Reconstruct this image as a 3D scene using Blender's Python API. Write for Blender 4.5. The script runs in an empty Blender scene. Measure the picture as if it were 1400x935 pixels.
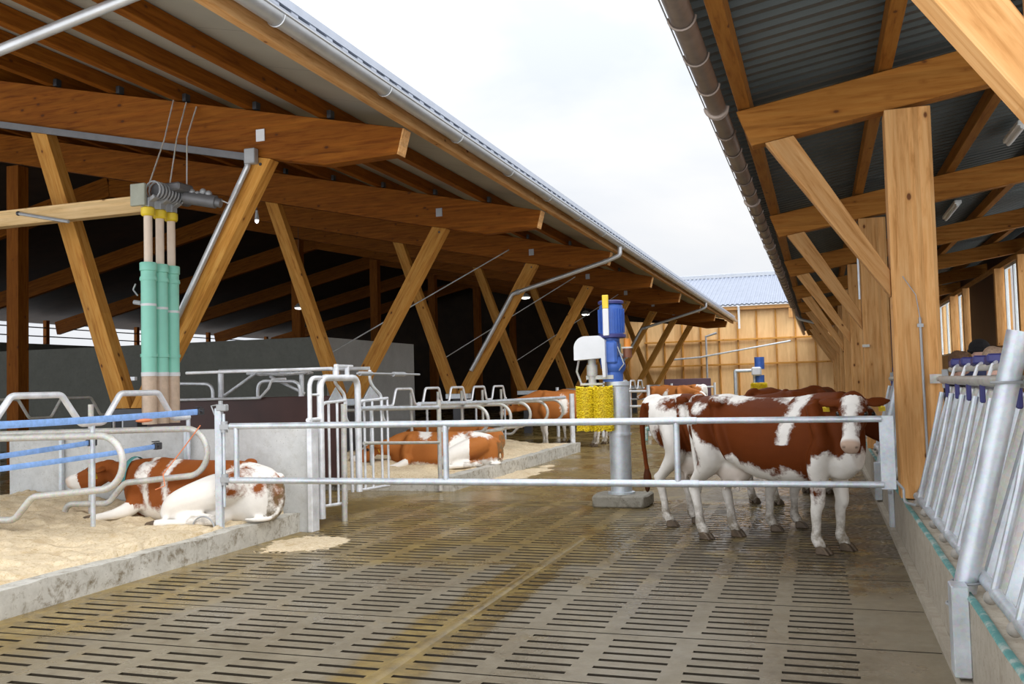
import bpy, bmesh, math, random
from mathutils import Vector, Matrix, noise
V = Vector
rnd = random.Random(7)
SC = bpy.context.scene
COL = SC.collection
ZUP = V((0, 0, 1))

# ------------------------------------------------------------------ object helpers
def link(o):
    COL.objects.link(o)
    return o

def tag(o, label=None, cat=None, group=None, kind=None):
    if label: o['label'] = label
    if cat: o['category'] = cat
    if group: o['group'] = group
    if kind: o['kind'] = kind
    return o

def thing(name, label, cat, loc=(0, 0, 0), group=None, rz=0.0):
    o = link(bpy.data.objects.new(name, None))
    o.empty_display_size = .1
    o.location = loc
    o.rotation_euler = (0, 0, rz)
    return tag(o, label, cat, group, 'thing')

def dup(root, loc, rz=None, label=None, group=None):
    r = link(root.copy())
    r.location = loc
    if rz is not None: r.rotation_euler = (0, 0, rz)
    if label: r['label'] = label
    if group: r['group'] = group
    for ch in list(root.children):
        c = link(ch.copy()); c.parent = r
        for g in list(ch.children):
            d = link(g.copy()); d.parent = c
    return r

def fillet(pts, r, n=5, closed=False):
    """round the corners of a polyline"""
    pts = [V(p) for p in pts]
    out = []
    N = len(pts)
    for i, p in enumerate(pts):
        if not closed and i in (0, N - 1):
            out.append(p); continue
        a, b = pts[(i - 1) % N], pts[(i + 1) % N]
        da, db = a - p, b - p
        la, lb = da.length, db.length
        if la < 1e-6 or lb < 1e-6: continue
        da /= la; db /= lb
        ang = da.angle(db)
        if ang > math.pi - .05:
            out.append(p); continue
        t = min(r / math.tan(ang / 2), la * .48, lb * .48)
        s, e = p + da * t, p + db * t
        for k in range(n + 1):
            u = k / n
            out.append(s * (1 - u) ** 2 + p * 2 * u * (1 - u) + e * u * u)
    return out

def frame_from(d, up=ZUP):
    d = d.normalized()
    if abs(d.dot(up)) > .999: up = V((0, 1, 0)) if abs(d.y) < .9 else V((1, 0, 0))
    s = up.cross(d).normalized()
    return d, s, d.cross(s)

class MB:
    """collects shapes in world coordinates and links them as one mesh"""
    def __init__(s):
        s.bm = bmesh.new()
    def box(s, c, size, rot=None, bev=0.0):
        c = V(c); hx, hy, hz = [x / 2 for x in size]
        vs = []
        for x in (-hx, hx):
            for y in (-hy, hy):
                for z in (-hz, hz):
                    v = V((x, y, z))
                    if rot: v = rot @ v
                    vs.append(s.bm.verts.new(c + v))
        fs = [s.bm.faces.new([vs[i] for i in q]) for q in
              ((0, 1, 3, 2), (4, 6, 7, 5), (0, 4, 5, 1), (2, 3, 7, 6), (0, 2, 6, 4), (1, 5, 7, 3))]
        if bev:
            es = list({e for f in fs for e in f.edges})
            bmesh.ops.bevel(s.bm, geom=es, offset=bev, segments=1, affect='EDGES', profile=.5)
        return s
    def bar(s, p0, p1, w, h, up=ZUP, bev=0.0):
        p0, p1 = V(p0), V(p1)
        d, sd, u = frame_from(p1 - p0, up)
        R = Matrix((d, sd, u)).transposed()
        return s.box((p0 + p1) / 2, ((p1 - p0).length, w, h), R, bev)
    def sweep(s, pts, radii, seg=10, up=ZUP, cap=True, closed=False):
        pts = [V(p) for p in pts]
        N = len(pts)
        if not isinstance(radii, list): radii = [radii] * N
        rings = []
        side = None
        for i, p in enumerate(pts):
            if closed: d = pts[(i + 1) % N] - pts[i - 1]
            elif i == 0: d = pts[1] - p
            elif i == N - 1: d = p - pts[i - 1]
            else: d = (pts[i + 1] - p).normalized() + (p - pts[i - 1]).normalized()
            d.normalize()
            if side is None: _, side, u = frame_from(d, up)
            else:
                side = (side - d * side.dot(d)).normalized(); u = d.cross(side)
            r = radii[i]
            ra, rb = r if isinstance(r, tuple) else (r, r)
            rings.append([s.bm.verts.new(p + side * (ra * math.cos(2 * math.pi * k / seg)) + u * (rb * math.sin(2 * math.pi * k / seg))) for k in range(seg)])
        M = N if closed else N - 1
        for i in range(M):
            a, b = rings[i], rings[(i + 1) % N]
            for k in range(seg):
                s.bm.faces.new((a[k], a[(k + 1) % seg], b[(k + 1) % seg], b[k]))
        if cap and not closed:
            s.bm.faces.new(rings[0][::-1]); s.bm.faces.new(rings[-1])
        return s
    def tube(s, pts, r, seg=10, fil=0, n=5, closed=False):
        if fil: pts = fillet(pts, fil, n, closed)
        return s.sweep(pts, r, seg, closed=closed)
    def cyl(s, p0, p1, r0, r1=None, seg=20):
        return s.sweep([p0, p1], [r0, r0 if r1 is None else r1], seg)
    def lathe(s, prof, o, axis=ZUP, seg=24):
        o = V(o); d, sd, u = frame_from(V(axis))
        rings = []
        for r, z in prof:
            rings.append([s.bm.verts.new(o + d * z + sd * (r * math.cos(2 * math.pi * k / seg)) + u * (r * math.sin(2 * math.pi * k / seg))) for k in range(seg)])
        for a, b in zip(rings, rings[1:]):
            for k in range(seg):
                s.bm.faces.new((a[k], a[(k + 1) % seg], b[(k + 1) % seg], b[k]))
        s.bm.faces.new(rings[0][::-1]); s.bm.faces.new(rings[-1])
        return s
    def prism(s, poly, vec, bev=0.0):
        vec = V(vec)
        a = [s.bm.verts.new(V(p)) for p in poly]
        b = [s.bm.verts.new(V(p) + vec) for p in poly]
        n = len(poly)
        fs = [s.bm.faces.new(a[::-1]), s.bm.faces.new(b)]
        for k in range(n):
            fs.append(s.bm.faces.new((a[k], a[(k + 1) % n], b[(k + 1) % n], b[k])))
        if bev:
            es = list({e for f in fs for e in f.edges})
            bmesh.ops.bevel(s.bm, geom=es, offset=bev, segments=1, affect='EDGES', profile=.5)
        return s
    def sheet(s, prof, vec, thick=None):
        """profile polyline extruded along vec (open sheet, optionally doubled)"""
        vec = V(vec)
        def lay(off):
            a = [s.bm.verts.new(V(p) + off) for p in prof]
            b = [s.bm.verts.new(V(p) + off + vec) for p in prof]
            for k in range(len(prof) - 1):
                s.bm.faces.new((a[k], a[k + 1], b[k + 1], b[k]))
            return a, b
        lay(V((0, 0, 0)))
        if thick: lay(V(thick))
        return s
    def ball(s, c, r, seg=14, rot=None):
        rx, ry, rz = r if isinstance(r, tuple) else (r, r, r)
        c = V(c)
        m = seg // 2 + 1
        rings = []
        for i in range(1, m):
            t = math.pi * i / m
            ring = []
            for k in range(seg):
                f = 2 * math.pi * k / seg
                v = V((rx * math.sin(t) * math.cos(f), ry * math.sin(t) * math.sin(f), rz * math.cos(t)))
                if rot: v = rot @ v
                ring.append(s.bm.verts.new(c + v))
            rings.append(ring)
        tv, bv = V((0, 0, rz)), V((0, 0, -rz))
        if rot: tv, bv = rot @ tv, rot @ bv
        T, B = s.bm.verts.new(c + tv), s.bm.verts.new(c + bv)
        for k in range(seg):
            s.bm.faces.new((T, rings[0][k], rings[0][(k + 1) % seg]))
            s.bm.faces.new((B, rings[-1][(k + 1) % seg], rings[-1][k]))
        for a, b in zip(rings, rings[1:]):
            for k in range(seg):
                s.bm.faces.new((a[k], b[k], b[(k + 1) % seg], a[(k + 1) % seg]))
        return s
    def build(s, name, m, parent=None, origin=None, smooth=35, fix=True):
        bm = s.bm
        if fix: bmesh.ops.recalc_face_normals(bm, faces=bm.faces)
        if parent is not None:
            org = V((0, 0, 0)); p = parent
            if p.parent is not None: org += V(p.parent.location)
            org += V(p.location)
            inv = Matrix.Translation(-org)
            loc = V((0, 0, 0))
        else:
            if origin is None:
                co = [v.co for v in bm.verts]
                lo = [min(c[i] for c in co) for i in range(3)]; hi = [max(c[i] for c in co) for i in range(3)]
                origin = ((lo[0] + hi[0]) / 2, (lo[1] + hi[1]) / 2, lo[2])
            loc = V(origin); inv = Matrix.Translation(-loc)
        bm.transform(inv)
        me = bpy.data.meshes.new(name)
        bm.to_mesh(me); bm.free()
        if smooth:
            for p in me.polygons: p.use_smooth = True
            me.set_sharp_from_angle(angle=math.radians(smooth))
        me.materials.append(m)
        o = link(bpy.data.objects.new(name, me))
        if parent is not None: o.parent = parent
        o.location = loc
        return o

def timber(name, p0, p1, w, h, m, parent=None, up=ZUP, bev=.006):
    """a squared timber whose own X axis runs along the grain"""
    p0, p1 = V(p0), V(p1)
    d, sd, u = frame_from(p1 - p0, up)
    L = (p1 - p0).length
    b = MB().box((L / 2, 0, 0), (L, w, h), bev=bev)
    bmesh.ops.recalc_face_normals(b.bm, faces=b.bm.faces)
    me = bpy.data.meshes.new(name); b.bm.to_mesh(me); b.bm.free()
    me.materials.append(m)
    o = link(bpy.data.objects.new(name, me))
    M = Matrix((d, sd, u)).transposed().to_4x4(); M.translation = p0
    if parent is not None:
        o.parent = parent
        M = Matrix.Translation(-V(parent.location)) @ M
    o.matrix_local = M
    return o

def timber_cut(name, poly, y, th, axis, m, parent=None, bev=.005):
    """a timber in the plane y = const, its outline given as (x, z) points; grain runs along axis (x, z)"""
    d = V((axis[0], 0, axis[1])).normalized(); sd = V((0, 1, 0)); u = d.cross(sd)
    o0 = V((poly[0][0], y, poly[0][1]))
    loc = []
    for x, z in poly:
        q = V((x, y, z)) - o0
        loc.append((q.dot(d), -th / 2, q.dot(u)))
    b = MB().prism(loc, (0, th, 0), bev=bev)
    bmesh.ops.recalc_face_normals(b.bm, faces=b.bm.faces)
    me = bpy.data.meshes.new(name); b.bm.to_mesh(me); b.bm.free()
    me.materials.append(m)
    o = link(bpy.data.objects.new(name, me))
    X = Matrix((d, sd, u)).transposed().to_4x4(); X.translation = o0
    if parent is not None:
        o.parent = parent
        X = Matrix.Translation(-V(parent.location)) @ X
    o.matrix_local = X
    return o

# ------------------------------------------------------------------ materials
class NT:
    def __init__(s, name):
        s.m = bpy.data.materials.new(name); s.m.use_nodes = True
        s.t = s.m.node_tree; s.t.nodes.clear()
        s.out = s.n('ShaderNodeOutputMaterial')
        s.b = s.n('ShaderNodeBsdfPrincipled')
        s.l(s.b.outputs[0], s.out.inputs[0])
    def n(s, t, **k):
        x = s.t.nodes.new(t)
        for a, v in k.items(): setattr(x, a, v)
        return x
    def l(s, a, b): s.t.links.new(a, b)
    def set(s, **k):
        for a, v in k.items():
            s.b.inputs[a.replace('_', ' ')].default_value = v
    def coord(s, kind='Object', scale=(1, 1, 1), rand=False):
        tc = s.n('ShaderNodeTexCoord'); mp = s.n('ShaderNodeMapping')
        mp.inputs['Scale'].default_value = scale
        s.l(tc.outputs[kind], mp.inputs[0])
        if rand:
            oi = s.n('ShaderNodeObjectInfo'); c = s.n('ShaderNodeCombineXYZ'); k = s.math('MULTIPLY', oi.outputs['Random'], 37.0)
            for i in range(3): s.l(k, c.inputs[i])
            s.l(c.outputs[0], mp.inputs['Location'])
        return mp.outputs[0]
    def noise(s, vec, scale, detail=4, rough=.55, dist=0.0):
        x = s.n('ShaderNodeTexNoise'); s.l(vec, x.inputs['Vector'])
        x.inputs['Scale'].default_value = scale; x.inputs['Detail'].default_value = detail
        x.inputs['Roughness'].default_value = rough; x.inputs['Distortion'].default_value = dist
        return x.outputs['Fac']
    def voro(s, vec, scale, feature='F1', out='Distance'):
        x = s.n('ShaderNodeTexVoronoi', feature=feature); s.l(vec, x.inputs['Vector'])
        x.inputs['Scale'].default_value = scale
        return x.outputs[out]
    def math(s, op, a, b=None, clamp=False):
        x = s.n('ShaderNodeMath', operation=op, use_clamp=clamp)
        for i, v in enumerate((a, b)):
            if v is None: continue
            if isinstance(v, (int, float)): x.inputs[i].default_value = v
            else: s.l(v, x.inputs[i])
        return x.outputs[0]
    def ramp(s, fac, stops, interp='LINEAR'):
        x = s.n('ShaderNodeValToRGB'); x.color_ramp.interpolation = interp
        el = x.color_ramp.elements
        while len(el) < len(stops): el.new(.5)
        for e, (p, c) in zip(el, stops):
            e.position = p
            e.color = (c, c, c, 1) if isinstance(c, (int, float)) else (*c, 1)
        s.l(fac, x.inputs[0])
        return x.outputs[0]
    def mix(s, fac, a, b, mode='MIX'):
        x = s.n('ShaderNodeMix', data_type='RGBA', blend_type=mode)
        for i, v in ((0, fac), (6, a), (7, b)):
            if isinstance(v, (int, float)): x.inputs[i].default_value = v if i == 0 else (v, v, v, 1)
            elif isinstance(v, tuple): x.inputs[i].default_value = (*v, 1) if len(v) == 3 else v
            else: s.l(v, x.inputs[i])
        return x.outputs[2]
    def attr(s, name):
        x = s.n('ShaderNodeAttribute'); x.attribute_name = name
        return x.outputs['Fac']
    def bump(s, h, strength=.3, dist=.01):
        x = s.n('ShaderNodeBump'); x.inputs['Strength'].default_value = strength; x.inputs['Distance'].default_value = dist
        s.l(h, x.inputs['Height']); s.l(x.outputs[0], s.b.inputs['Normal'])
    def xyz(s, vec):
        x = s.n('ShaderNodeSeparateXYZ'); s.l(vec, x.inputs[0])
        return x.outputs

def plain(name, col, rough=.5, metal=0.0, var=.12, vs=6.0, bump=0.0, **kw):
    t = NT(name)
    v = t.coord('Object', rand=True)
    f = t.noise(v, vs, 5, .6)
    c0 = tuple(max(0, x * (1 - var)) for x in col); c1 = tuple(min(1, x * (1 + var)) for x in col)
    t.l(t.ramp(f, [(.3, c0), (.7, c1)]), t.b.inputs['Base Color'])
    t.set(Roughness=rough, Metallic=metal, **kw)
    if bump: t.bump(t.noise(v, vs * 12, 3), bump, .004)
    return t.m

def wood(name, light, mid, dark, knot, lam=.04, rough=.6):
    t = NT(name)
    tc = t.n('ShaderNodeTexCoord')
    v = t.coord('Object', (.9, 11, 11), rand=True)
    g = t.noise(v, 2.2, 6, .62, .5)
    fine = t.noise(t.coord('Object', (3, 90, 90), rand=True), 2.0, 3, .6)
    big = t.noise(t.coord('Object', (.35, 2.4, 2.4), rand=True), 1.2, 2)
    col = t.ramp(g, [(.30, dark), (.46, mid), (.68, light)])
    col = t.mix(t.math('MULTIPLY', fine, .35), col, dark)
    # laminations: every board of the glulam has its own tint
    z = t.xyz(tc.outputs['Object'])[2]
    cell = t.math('FLOOR', t.math('DIVIDE', z, lam))
    wn = t.n('ShaderNodeTexWhiteNoise', noise_dimensions='1D'); t.l(cell, wn.inputs['W'])
    fr = t.math('FRACT', t.math('DIVIDE', z, lam))
    line = t.math('LESS_THAN', fr, .05)
    tint = t.ramp(t.math('ADD', t.math('MULTIPLY', wn.outputs[0], .5), t.math('MULTIPLY', big, .6)), [(.2, .8), (.85, 1.1)])
    col = t.mix(1.0, col, tint, 'MULTIPLY')
    col = t.mix(t.math('MULTIPLY', line, .25), col, dark)
    # knots
    kv = t.coord('Object', (3.4, 6.0, 6.0), rand=True)
    d = t.voro(kv, .85)
    keep = t.math('GREATER_THAN', t.xyz(t.voro(kv, .85, out='Color'))[0], .2)
    k = t.math('MULTIPLY', keep, t.ramp(d, [(.07, 1.0), (.11, 0.0)]))
    ring = t.math('MULTIPLY', keep, t.ramp(d, [(.08, .55), (.2, 0.0)]))
    col = t.mix(ring, col, dark)
    col = t.mix(k, col, knot)
    oi = t.n('ShaderNodeObjectInfo')
    hs = t.n('ShaderNodeHueSaturation'); t.l(col, hs.inputs['Color'])
    t.l(t.math('ADD', t.math('MULTIPLY', oi.outputs['Random'], .22), .88), hs.inputs['Value'])
    t.l(hs.outputs[0], t.b.inputs['Base Color'])
    t.set(Roughness=rough, Specular_IOR_Level=.12)
    t.bump(fine, .12, .002)
    return t.m

M = {}
M['spruce'] = wood('spruce_timber', (.78, .46, .20), (.68, .355, .13), (.45, .205, .06), (.15, .055, .02))
M['larch'] = wood('larch_glulam_shaded', (.33, .115, .012), (.25, .076, .007), (.15, .04, .0035), (.09, .03, .010))  # beams and purlins: the struts' larch, darkened to paint in roof shade
M['rafter'] = wood('rafter_wood_shaded', (.42, .185, .038), (.34, .135, .024), (.21, .072, .012), (.10, .035, .012))  # same wood as the posts; the darker tone paints shade under the roof
M['larch_light'] = wood('larch_strut', (.72, .39, .10), (.60, .28, .055), (.38, .145, .026), (.12, .045, .015))
M['pale_beam'] = wood('pale_beam_wood', (.78, .56, .30), (.70, .48, .23), (.52, .33, .14), (.25, .12, .05))

def galv(name, base=(.62, .66, .70), metal=.55, rough=.42):
    t = NT(name)
    v = t.coord('Object', rand=True)
    sp = t.voro(v, 60.0, out='Color')
    f = t.noise(v, 7.0, 5, .6)
    c = t.ramp(f, [(.3, tuple(x * .82 for x in base)), (.7, tuple(min(1, x * 1.15) for x in base))])
    c = t.mix(.10, c, sp, 'OVERLAY')
    dirt = t.ramp(t.noise(v, 3.1, 6, .7), [(.60, 0.0), (.74, .45)])
    c = t.mix(dirt, c, (.42, .38, .30))
    t.l(c, t.b.inputs['Base Color'])
    t.l(t.ramp(f, [(.3, rough - .08), (.7, rough + .12)]), t.b.inputs['Roughness'])
    t.set(Metallic=metal)
    return t.m
M['galv'] = galv('galvanised_steel')
M['galv_bright'] = galv('bright_galvanised_tube', (.80, .82, .85), .35, .4)
M['galv_dirty'] = galv('soiled_galvanised_tube', (.55, .54, .50), .3, .5)
M['zinc'] = plain('zinc_gutter', (.52, .53, .54), .38, .6, .12, 3.0)
M['dark_zinc'] = plain('weathered_brown_zinc', (.25, .20, .165), .42, .55, .25, 4.0)
M['steel_dark'] = plain('dark_steel', (.07, .07, .075), .45, .5)
M['steel_mid'] = plain('mid_grey_steel', (.16, .16, .165), .5, .3)
M['steel_grey'] = plain('grey_steel_plate', (.38, .39, .40), .5, .3)
M['white_paint'] = plain('white_plastic', (.74, .75, .76), .4, 0, .04)
M['white_soiled'] = plain('soiled_white_plastic', (.33, .30, .26), .5, 0, .2, 14)
M['blue_paint'] = plain('blue_gear_paint', (.055, .14, .48), .35, .1, .2)
M['navy'] = plain('purple_blue_plastic', (.040, .040, .17), .45, 0, .15)
M['yellow'] = plain('yellow_plastic', (.80, .58, .03), .4)
M['orange_part'] = plain('orange_plastic', (.75, .26, .03), .4)
M['brown_part'] = plain('brown_plastic_cap', (.20, .07, .03), .4)
M['green_pvc'] = plain('green_pvc_pipe', (.27, .66, .52), .38, 0, .06, 3)
M['feed_tube'] = plain('beige_feed_in_clear_pipe', (.60, .45, .33), .3, 0, .12, 12)
M['pale_pipe'] = plain('pale_feed_pipe', (.76, .62, .49), .4, 0, .05)
M['brown_panel'] = plain('dark_brown_board', (.060, .022, .018), .5, 0, .2, 2)
M['shade_boards'] = plain('shade_darkened_boards', (.036, .020, .010), .8, 0, .3, 2)  # near-black to paint the shade deep inside the barn, not a stain
M['black'] = plain('black_rubber', (.018, .018, .02), .6)
M['strap'] = plain('blue_webbing', (.24, .42, .80), .7, 0, .18, 20)
M['twine'] = plain('orange_baling_twine', (.85, .28, .12), .8)
M['collar_teal'] = plain('teal_neck_band', (.07, .24, .23), .7)
M['hoof'] = plain('horn_brown', (.11, .075, .045), .55, 0, .4, 20)
M['eye'] = plain('dark_eye', (.012, .008, .006), .08)
M['tag_yellow'] = plain('yellow_ear_tag', (.85, .62, .05), .45)
M['skin'] = plain('skin', (.72, .44, .34), .5, 0, .06, 9)
M['hair_brown'] = plain('brown_hair', (.16, .085, .045), .7, 0, .4, 40, .4)
M['hair_grey'] = plain('light_brown_hair', (.36, .25, .17), .7, 0, .3, 40, .4)
M['knit_black'] = plain('black_knit', (.015, .014, .016), .9, 0, .3, 60, .5)
M['cloth_dark'] = plain('dark_jacket_cloth', (.03, .032, .045), .85, 0, .3, 12)
M['cloth_blue'] = plain('navy_jacket_cloth', (.03, .04, .10), .85, 0, .3, 12)
M['cloth_grey'] = plain('grey_jacket_cloth', (.16, .16, .17), .85, 0, .3, 12)
M['trouser'] = plain('dark_trouser_cloth', (.04, .045, .07), .9, 0, .3, 12)
M['roof_top'] = plain('grey_roof_sheet', (.36, .39, .45), .45, .1, .12, 2)
M['far_roof'] = plain('blue_grey_roof_sheet', (.27, .30, .37), .42, .15, .08, 2)
M['solar'] = plain('pale_panel_edge', (.46, .50, .58), .35, .2, .06)
M['ridge_grey'] = plain('grey_ridge_flashing', (.40, .42, .45), .5, .1, .05)
M['curtain'] = plain('white_window_film', (.82, .85, .88), .4, 0, .06)

t = NT('dark_corrugated_sheet')
v = t.coord('Object')
f = t.noise(v, 1.2, 5, .6)
t.l(t.ramp(f, [(.3, (.050, .060, .057)), (.7, (.078, .090, .086))]), t.b.inputs['Base Color'])
t.set(Roughness=.5, Metallic=.25)
M['deck_dark'] = t.m

t = NT('grey_roof_lining')
v = t.coord('Object')
y = t.xyz(v)[1]
seam = t.math('LESS_THAN', t.math('FRACT', t.math('DIVIDE', y, 1.25)), .012)
c = t.ramp(t.noise(v, .9, 4), [(.3, (.27, .25, .205)), (.7, (.33, .305, .255))])
c = t.mix(t.math('MULTIPLY', seam, .6), c, (.14, .13, .12))
t.l(c, t.b.inputs['Base Color']); t.set(Roughness=.7)
M['lining'] = t.m

def concrete(name, lo, hi, stain=(.20, .17, .12), amount=.5, rough=.8, green=None, bumps=.25):
    t = NT(name)
    v = t.coord('Object')
    a = t.noise(v, 2.2, 7, .65)
    b = t.noise(v, 14.0, 6, .7)
    c = t.ramp(t.math('ADD', t.math('MULTIPLY', a, .6), t.math('MULTIPLY', b, .4)), [(.32, lo), (.66, hi)])
    s = t.ramp(t.noise(v, 9.0, 8, .78, .4), [(.50, 0.0), (.66, amount)])
    c = t.mix(s, c, stain)
    pit = t.ramp(t.voro(v, 26.0), [(.08, .7), (.16, 0.0)])
    c = t.mix(t.math('MULTIPLY', pit, t.ramp(a, [(.45, 0.0), (.6, 1.0)])), c, tuple(x * .5 for x in stain))
    if green: c = t.mix(t.ramp(t.noise(v, 1.3, 4), [(.5, 0.0), (.65, .5)]), c, green)
    t.l(c, t.b.inputs['Base Color']); t.set(Roughness=rough)
    t.bump(b, bumps, .006)
    return t.m
M['concrete_wall'] = concrete('grey_concrete_wall', (.46, .465, .455), (.64, .645, .63), (.37, .35, .30), .4)
M['concrete_kerb'] = concrete('soiled_kerb_concrete', (.40, .38, .33), (.64, .62, .56), (.16, .12, .065), .95)
M['concrete_feed'] = concrete('feed_kerb_concrete', (.31, .265, .20), (.47, .42, .34), (.22, .17, .11), .55)
M['concrete_room'] = concrete('pale_concrete_room', (.44, .45, .44), (.56, .57, .56), (.36, .36, .35), .25)
M['concrete_block'] = concrete('footing_concrete', (.20, .18, .14), (.32, .30, .25), (.10, .08, .05), .8)
M['dark_wall'] = concrete('room_shade_concrete', (.13, .135, .115), (.18, .185, .16), (.11, .11, .09), .4)
M['alley'] = concrete('feed_alley_concrete', (.30, .29, .27), (.42, .41, .38))

# slatted floor: grey concrete with slurry film lying where the cows walk
t = NT('slatted_floor_concrete')
v = t.coord('Object')
X, Y, Z = t.xyz(v)
a = t.noise(v, 1.1, 6, .62, .4); b = t.noise(v, 9.0, 6, .7); fine = t.noise(v, 55.0, 4, .7)
base = t.ramp(t.math('ADD', t.math('MULTIPLY', a, .5), t.math('MULTIPLY', b, .5)), [(.35, (.160, .130, .082)), (.65, (.275, .235, .165))])
# slurry: along the left edge, along the middle rib and over the far part of the floor
def band(sock, c, w):
    return t.math('SUBTRACT', 1.0, t.math('DIVIDE', t.math('ABSOLUTE', t.math('SUBTRACT', sock, c)), w), True)
far = t.math('MULTIPLY', t.math('DIVIDE', t.math('SUBTRACT', Y, 6.9), 1.9), 1.0, True)
left = band(X, -5.3, 1.15)
rib = band(X, -2.33, .32)
m = t.math('MAXIMUM', t.math('MAXIMUM', far, t.math('MULTIPLY', left, 1.1)), t.math('MULTIPLY', rib, 1.9))
m = t.math('ADD', m, t.math('MULTIPLY', t.math('SUBTRACT', a, .5), 2.2))
m = t.math('ADD', m, t.math('MULTIPLY', t.math('SUBTRACT', b, .5), .9))
film = t.ramp(m, [(.16, 0.0), (.62, 1.0)])
right = t.math('DIVIDE', t.math('ADD', X, 2.6), 1.6, True)
slc = t.mix(right, (.27, .178, .042), (.10, .078, .046))
slc = t.mix(t.ramp(b, [(.4, 0.0), (.62, .75)]), slc, (.085, .06, .024))
slc = t.mix(t.ramp(t.noise(v, 2.3, 5, .6), [(.5, 0.0), (.62, .5)]), slc, (.36, .255, .08))
c = t.mix(t.math('MULTIPLY', film, .88), base, slc)
t.l(c, t.b.inputs['Base Color'])
wet = t.ramp(t.noise(v, .75, 5, .6, .5), [(.40, .10), (.60, .42)])
rgh = t.mix(film, t.ramp(t.noise(v, 1.0, 5, .6, .3), [(.42, .26), (.6, .55)]), wet)
t.l(rgh, t.b.inputs['Roughness'])
clump = t.math('MULTIPLY', t.ramp(t.voro(v, 17.0), [(.1, 1.0), (.55, 0.0)]), t.math('MULTIPLY', right, far))
t.bump(t.math('ADD', t.math('MULTIPLY', b, .35), t.math('ADD', t.math('MULTIPLY', fine, .12), t.math('MULTIPLY', clump, 1.3))), .6, .02)
M['floor'] = t.m

t = NT('slurry_and_slot_shade')
t.set(Base_Color=(.03, .022, .012, 1), Roughness=.5)
M['pit'] = t.m

t = NT('straw_and_sawdust')
v = t.coord('Object')
a = t.noise(v, 3.0, 6, .65); b = t.noise(v, 26.0, 6, .75, .8); f = t.noise(t.coord('Object', (40, 90, 60)), 1.5, 4, .7, 1.0)
c = t.ramp(t.math('ADD', t.math('MULTIPLY', b, .6), t.math('MULTIPLY', f, .4)), [(.36, (.40, .27, .13)), (.46, (.68, .54, .34)), (.62, (.80, .68, .50))])
c = t.mix(t.ramp(a, [(.56, 0.0), (.70, .65)]), c, (.48, .32, .14))
t.l(c, t.b.inputs['Base Color']); t.set(Roughness=.9)
t.bump(t.math('ADD', b, f), .4, .03)
M['bedding'] = t.m

t = NT('plywood_wall_board')
v = t.coord('Object', (2.2, 1, .35))
a = t.noise(v, 3.0, 6, .6, .6)
cellx = t.math('FLOOR', t.math('DIVIDE', t.xyz(t.coord('Object'))[0], 1.12))
wn = t.n('ShaderNodeTexWhiteNoise', noise_dimensions='1D'); t.l(cellx, wn.inputs['W'])
c = t.ramp(t.math('ADD', t.math('MULTIPLY', a, .7), t.math('MULTIPLY', wn.outputs[0], .3)), [(.3, (.66, .38, .15)), (.7, (.86, .56, .26))])
t.l(c, t.b.inputs['Base Color']); t.set(Roughness=.6)
M['board'] = t.m

t = NT('teal_rubber_strip')
v = t.coord('Object')
c = t.ramp(t.noise(v, 5.0, 6, .7), [(.40, (.46, .50, .45)), (.52, (.10, .30, .28)), (.75, (.06, .22, .21))])
t.l(c, t.b.inputs['Base Color']); t.set(Roughness=.6)
M['teal'] = t.m

t = NT('yellow_bristles')
v = t.coord('Object', rand=True)
z = t.xyz(t.coord('Object'))[2]
f = t.noise(v, 30.0, 4, .7)
c = t.ramp(f, [(.3, (.74, .50, .01)), (.65, (1.0, .82, .03))])
t.l(c, t.b.inputs['Base Color']); t.set(Roughness=.5)
M['bristle'] = t.m

def cowmat(name, brown=(.12, .028, .006), dark=(.055, .012, .003), white=(.84, .80, .74)):
    t = NT(name)
    v = t.coord('Object', rand=True)
    n1 = t.noise(v, 14.0, 5, .65); n2 = t.noise(v, 55.0, 4, .7)
    p = t.math('ADD', t.attr('patch'), t.math('ADD', t.math('MULTIPLY', t.math('SUBTRACT', n1, .5), .16), t.math('MULTIPLY', t.math('SUBTRACT', n2, .5), .05)))
    pf = t.ramp(t.math('ADD', t.math('MULTIPLY', p, 12.0), .5, True), [(.2, 0.0), (.8, 1.0)])
    hair = t.noise(t.coord('Object', (20, 20, 60)), 3.0, 3, .6)
    br = t.mix(t.ramp(t.noise(v, 2.5, 4), [(.35, 0.0), (.7, .6)]), brown, dark)
    br = t.mix(t.math('MULTIPLY', hair, .25), br, tuple(min(1, x * 1.8) for x in brown))
    wh = t.mix(t.ramp(n1, [(.4, 0.0), (.7, .35)]), white, tuple(x * .82 for x in white))
    c = t.mix(pf, wh, br)
    c = t.mix(t.attr('pink'), c, (.46, .31, .22))
    dm = t.math('MULTIPLY', t.attr('dirt'), t.ramp(n1, [(.35, .2), (.6, 1.0)]))
    c = t.mix(dm, c, (.16, .115, .06))
    c = t.mix(t.attr('dark'), c, (.03, .018, .012))
    t.l(c, t.b.inputs['Base Color']); t.set(Roughness=.55, Specular_IOR_Level=.06)
    t.bump(n2, .15, .004)
    return t.m
M['cow'] = cowmat('red_and_white_coat')
M['cow_mid'] = cowmat('chestnut_and_white_coat', (.26, .075, .018), (.16, .042, .010))
M['cow_light'] = cowmat('light_red_and_white_coat', (.38, .135, .035), (.26, .08, .02))

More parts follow.
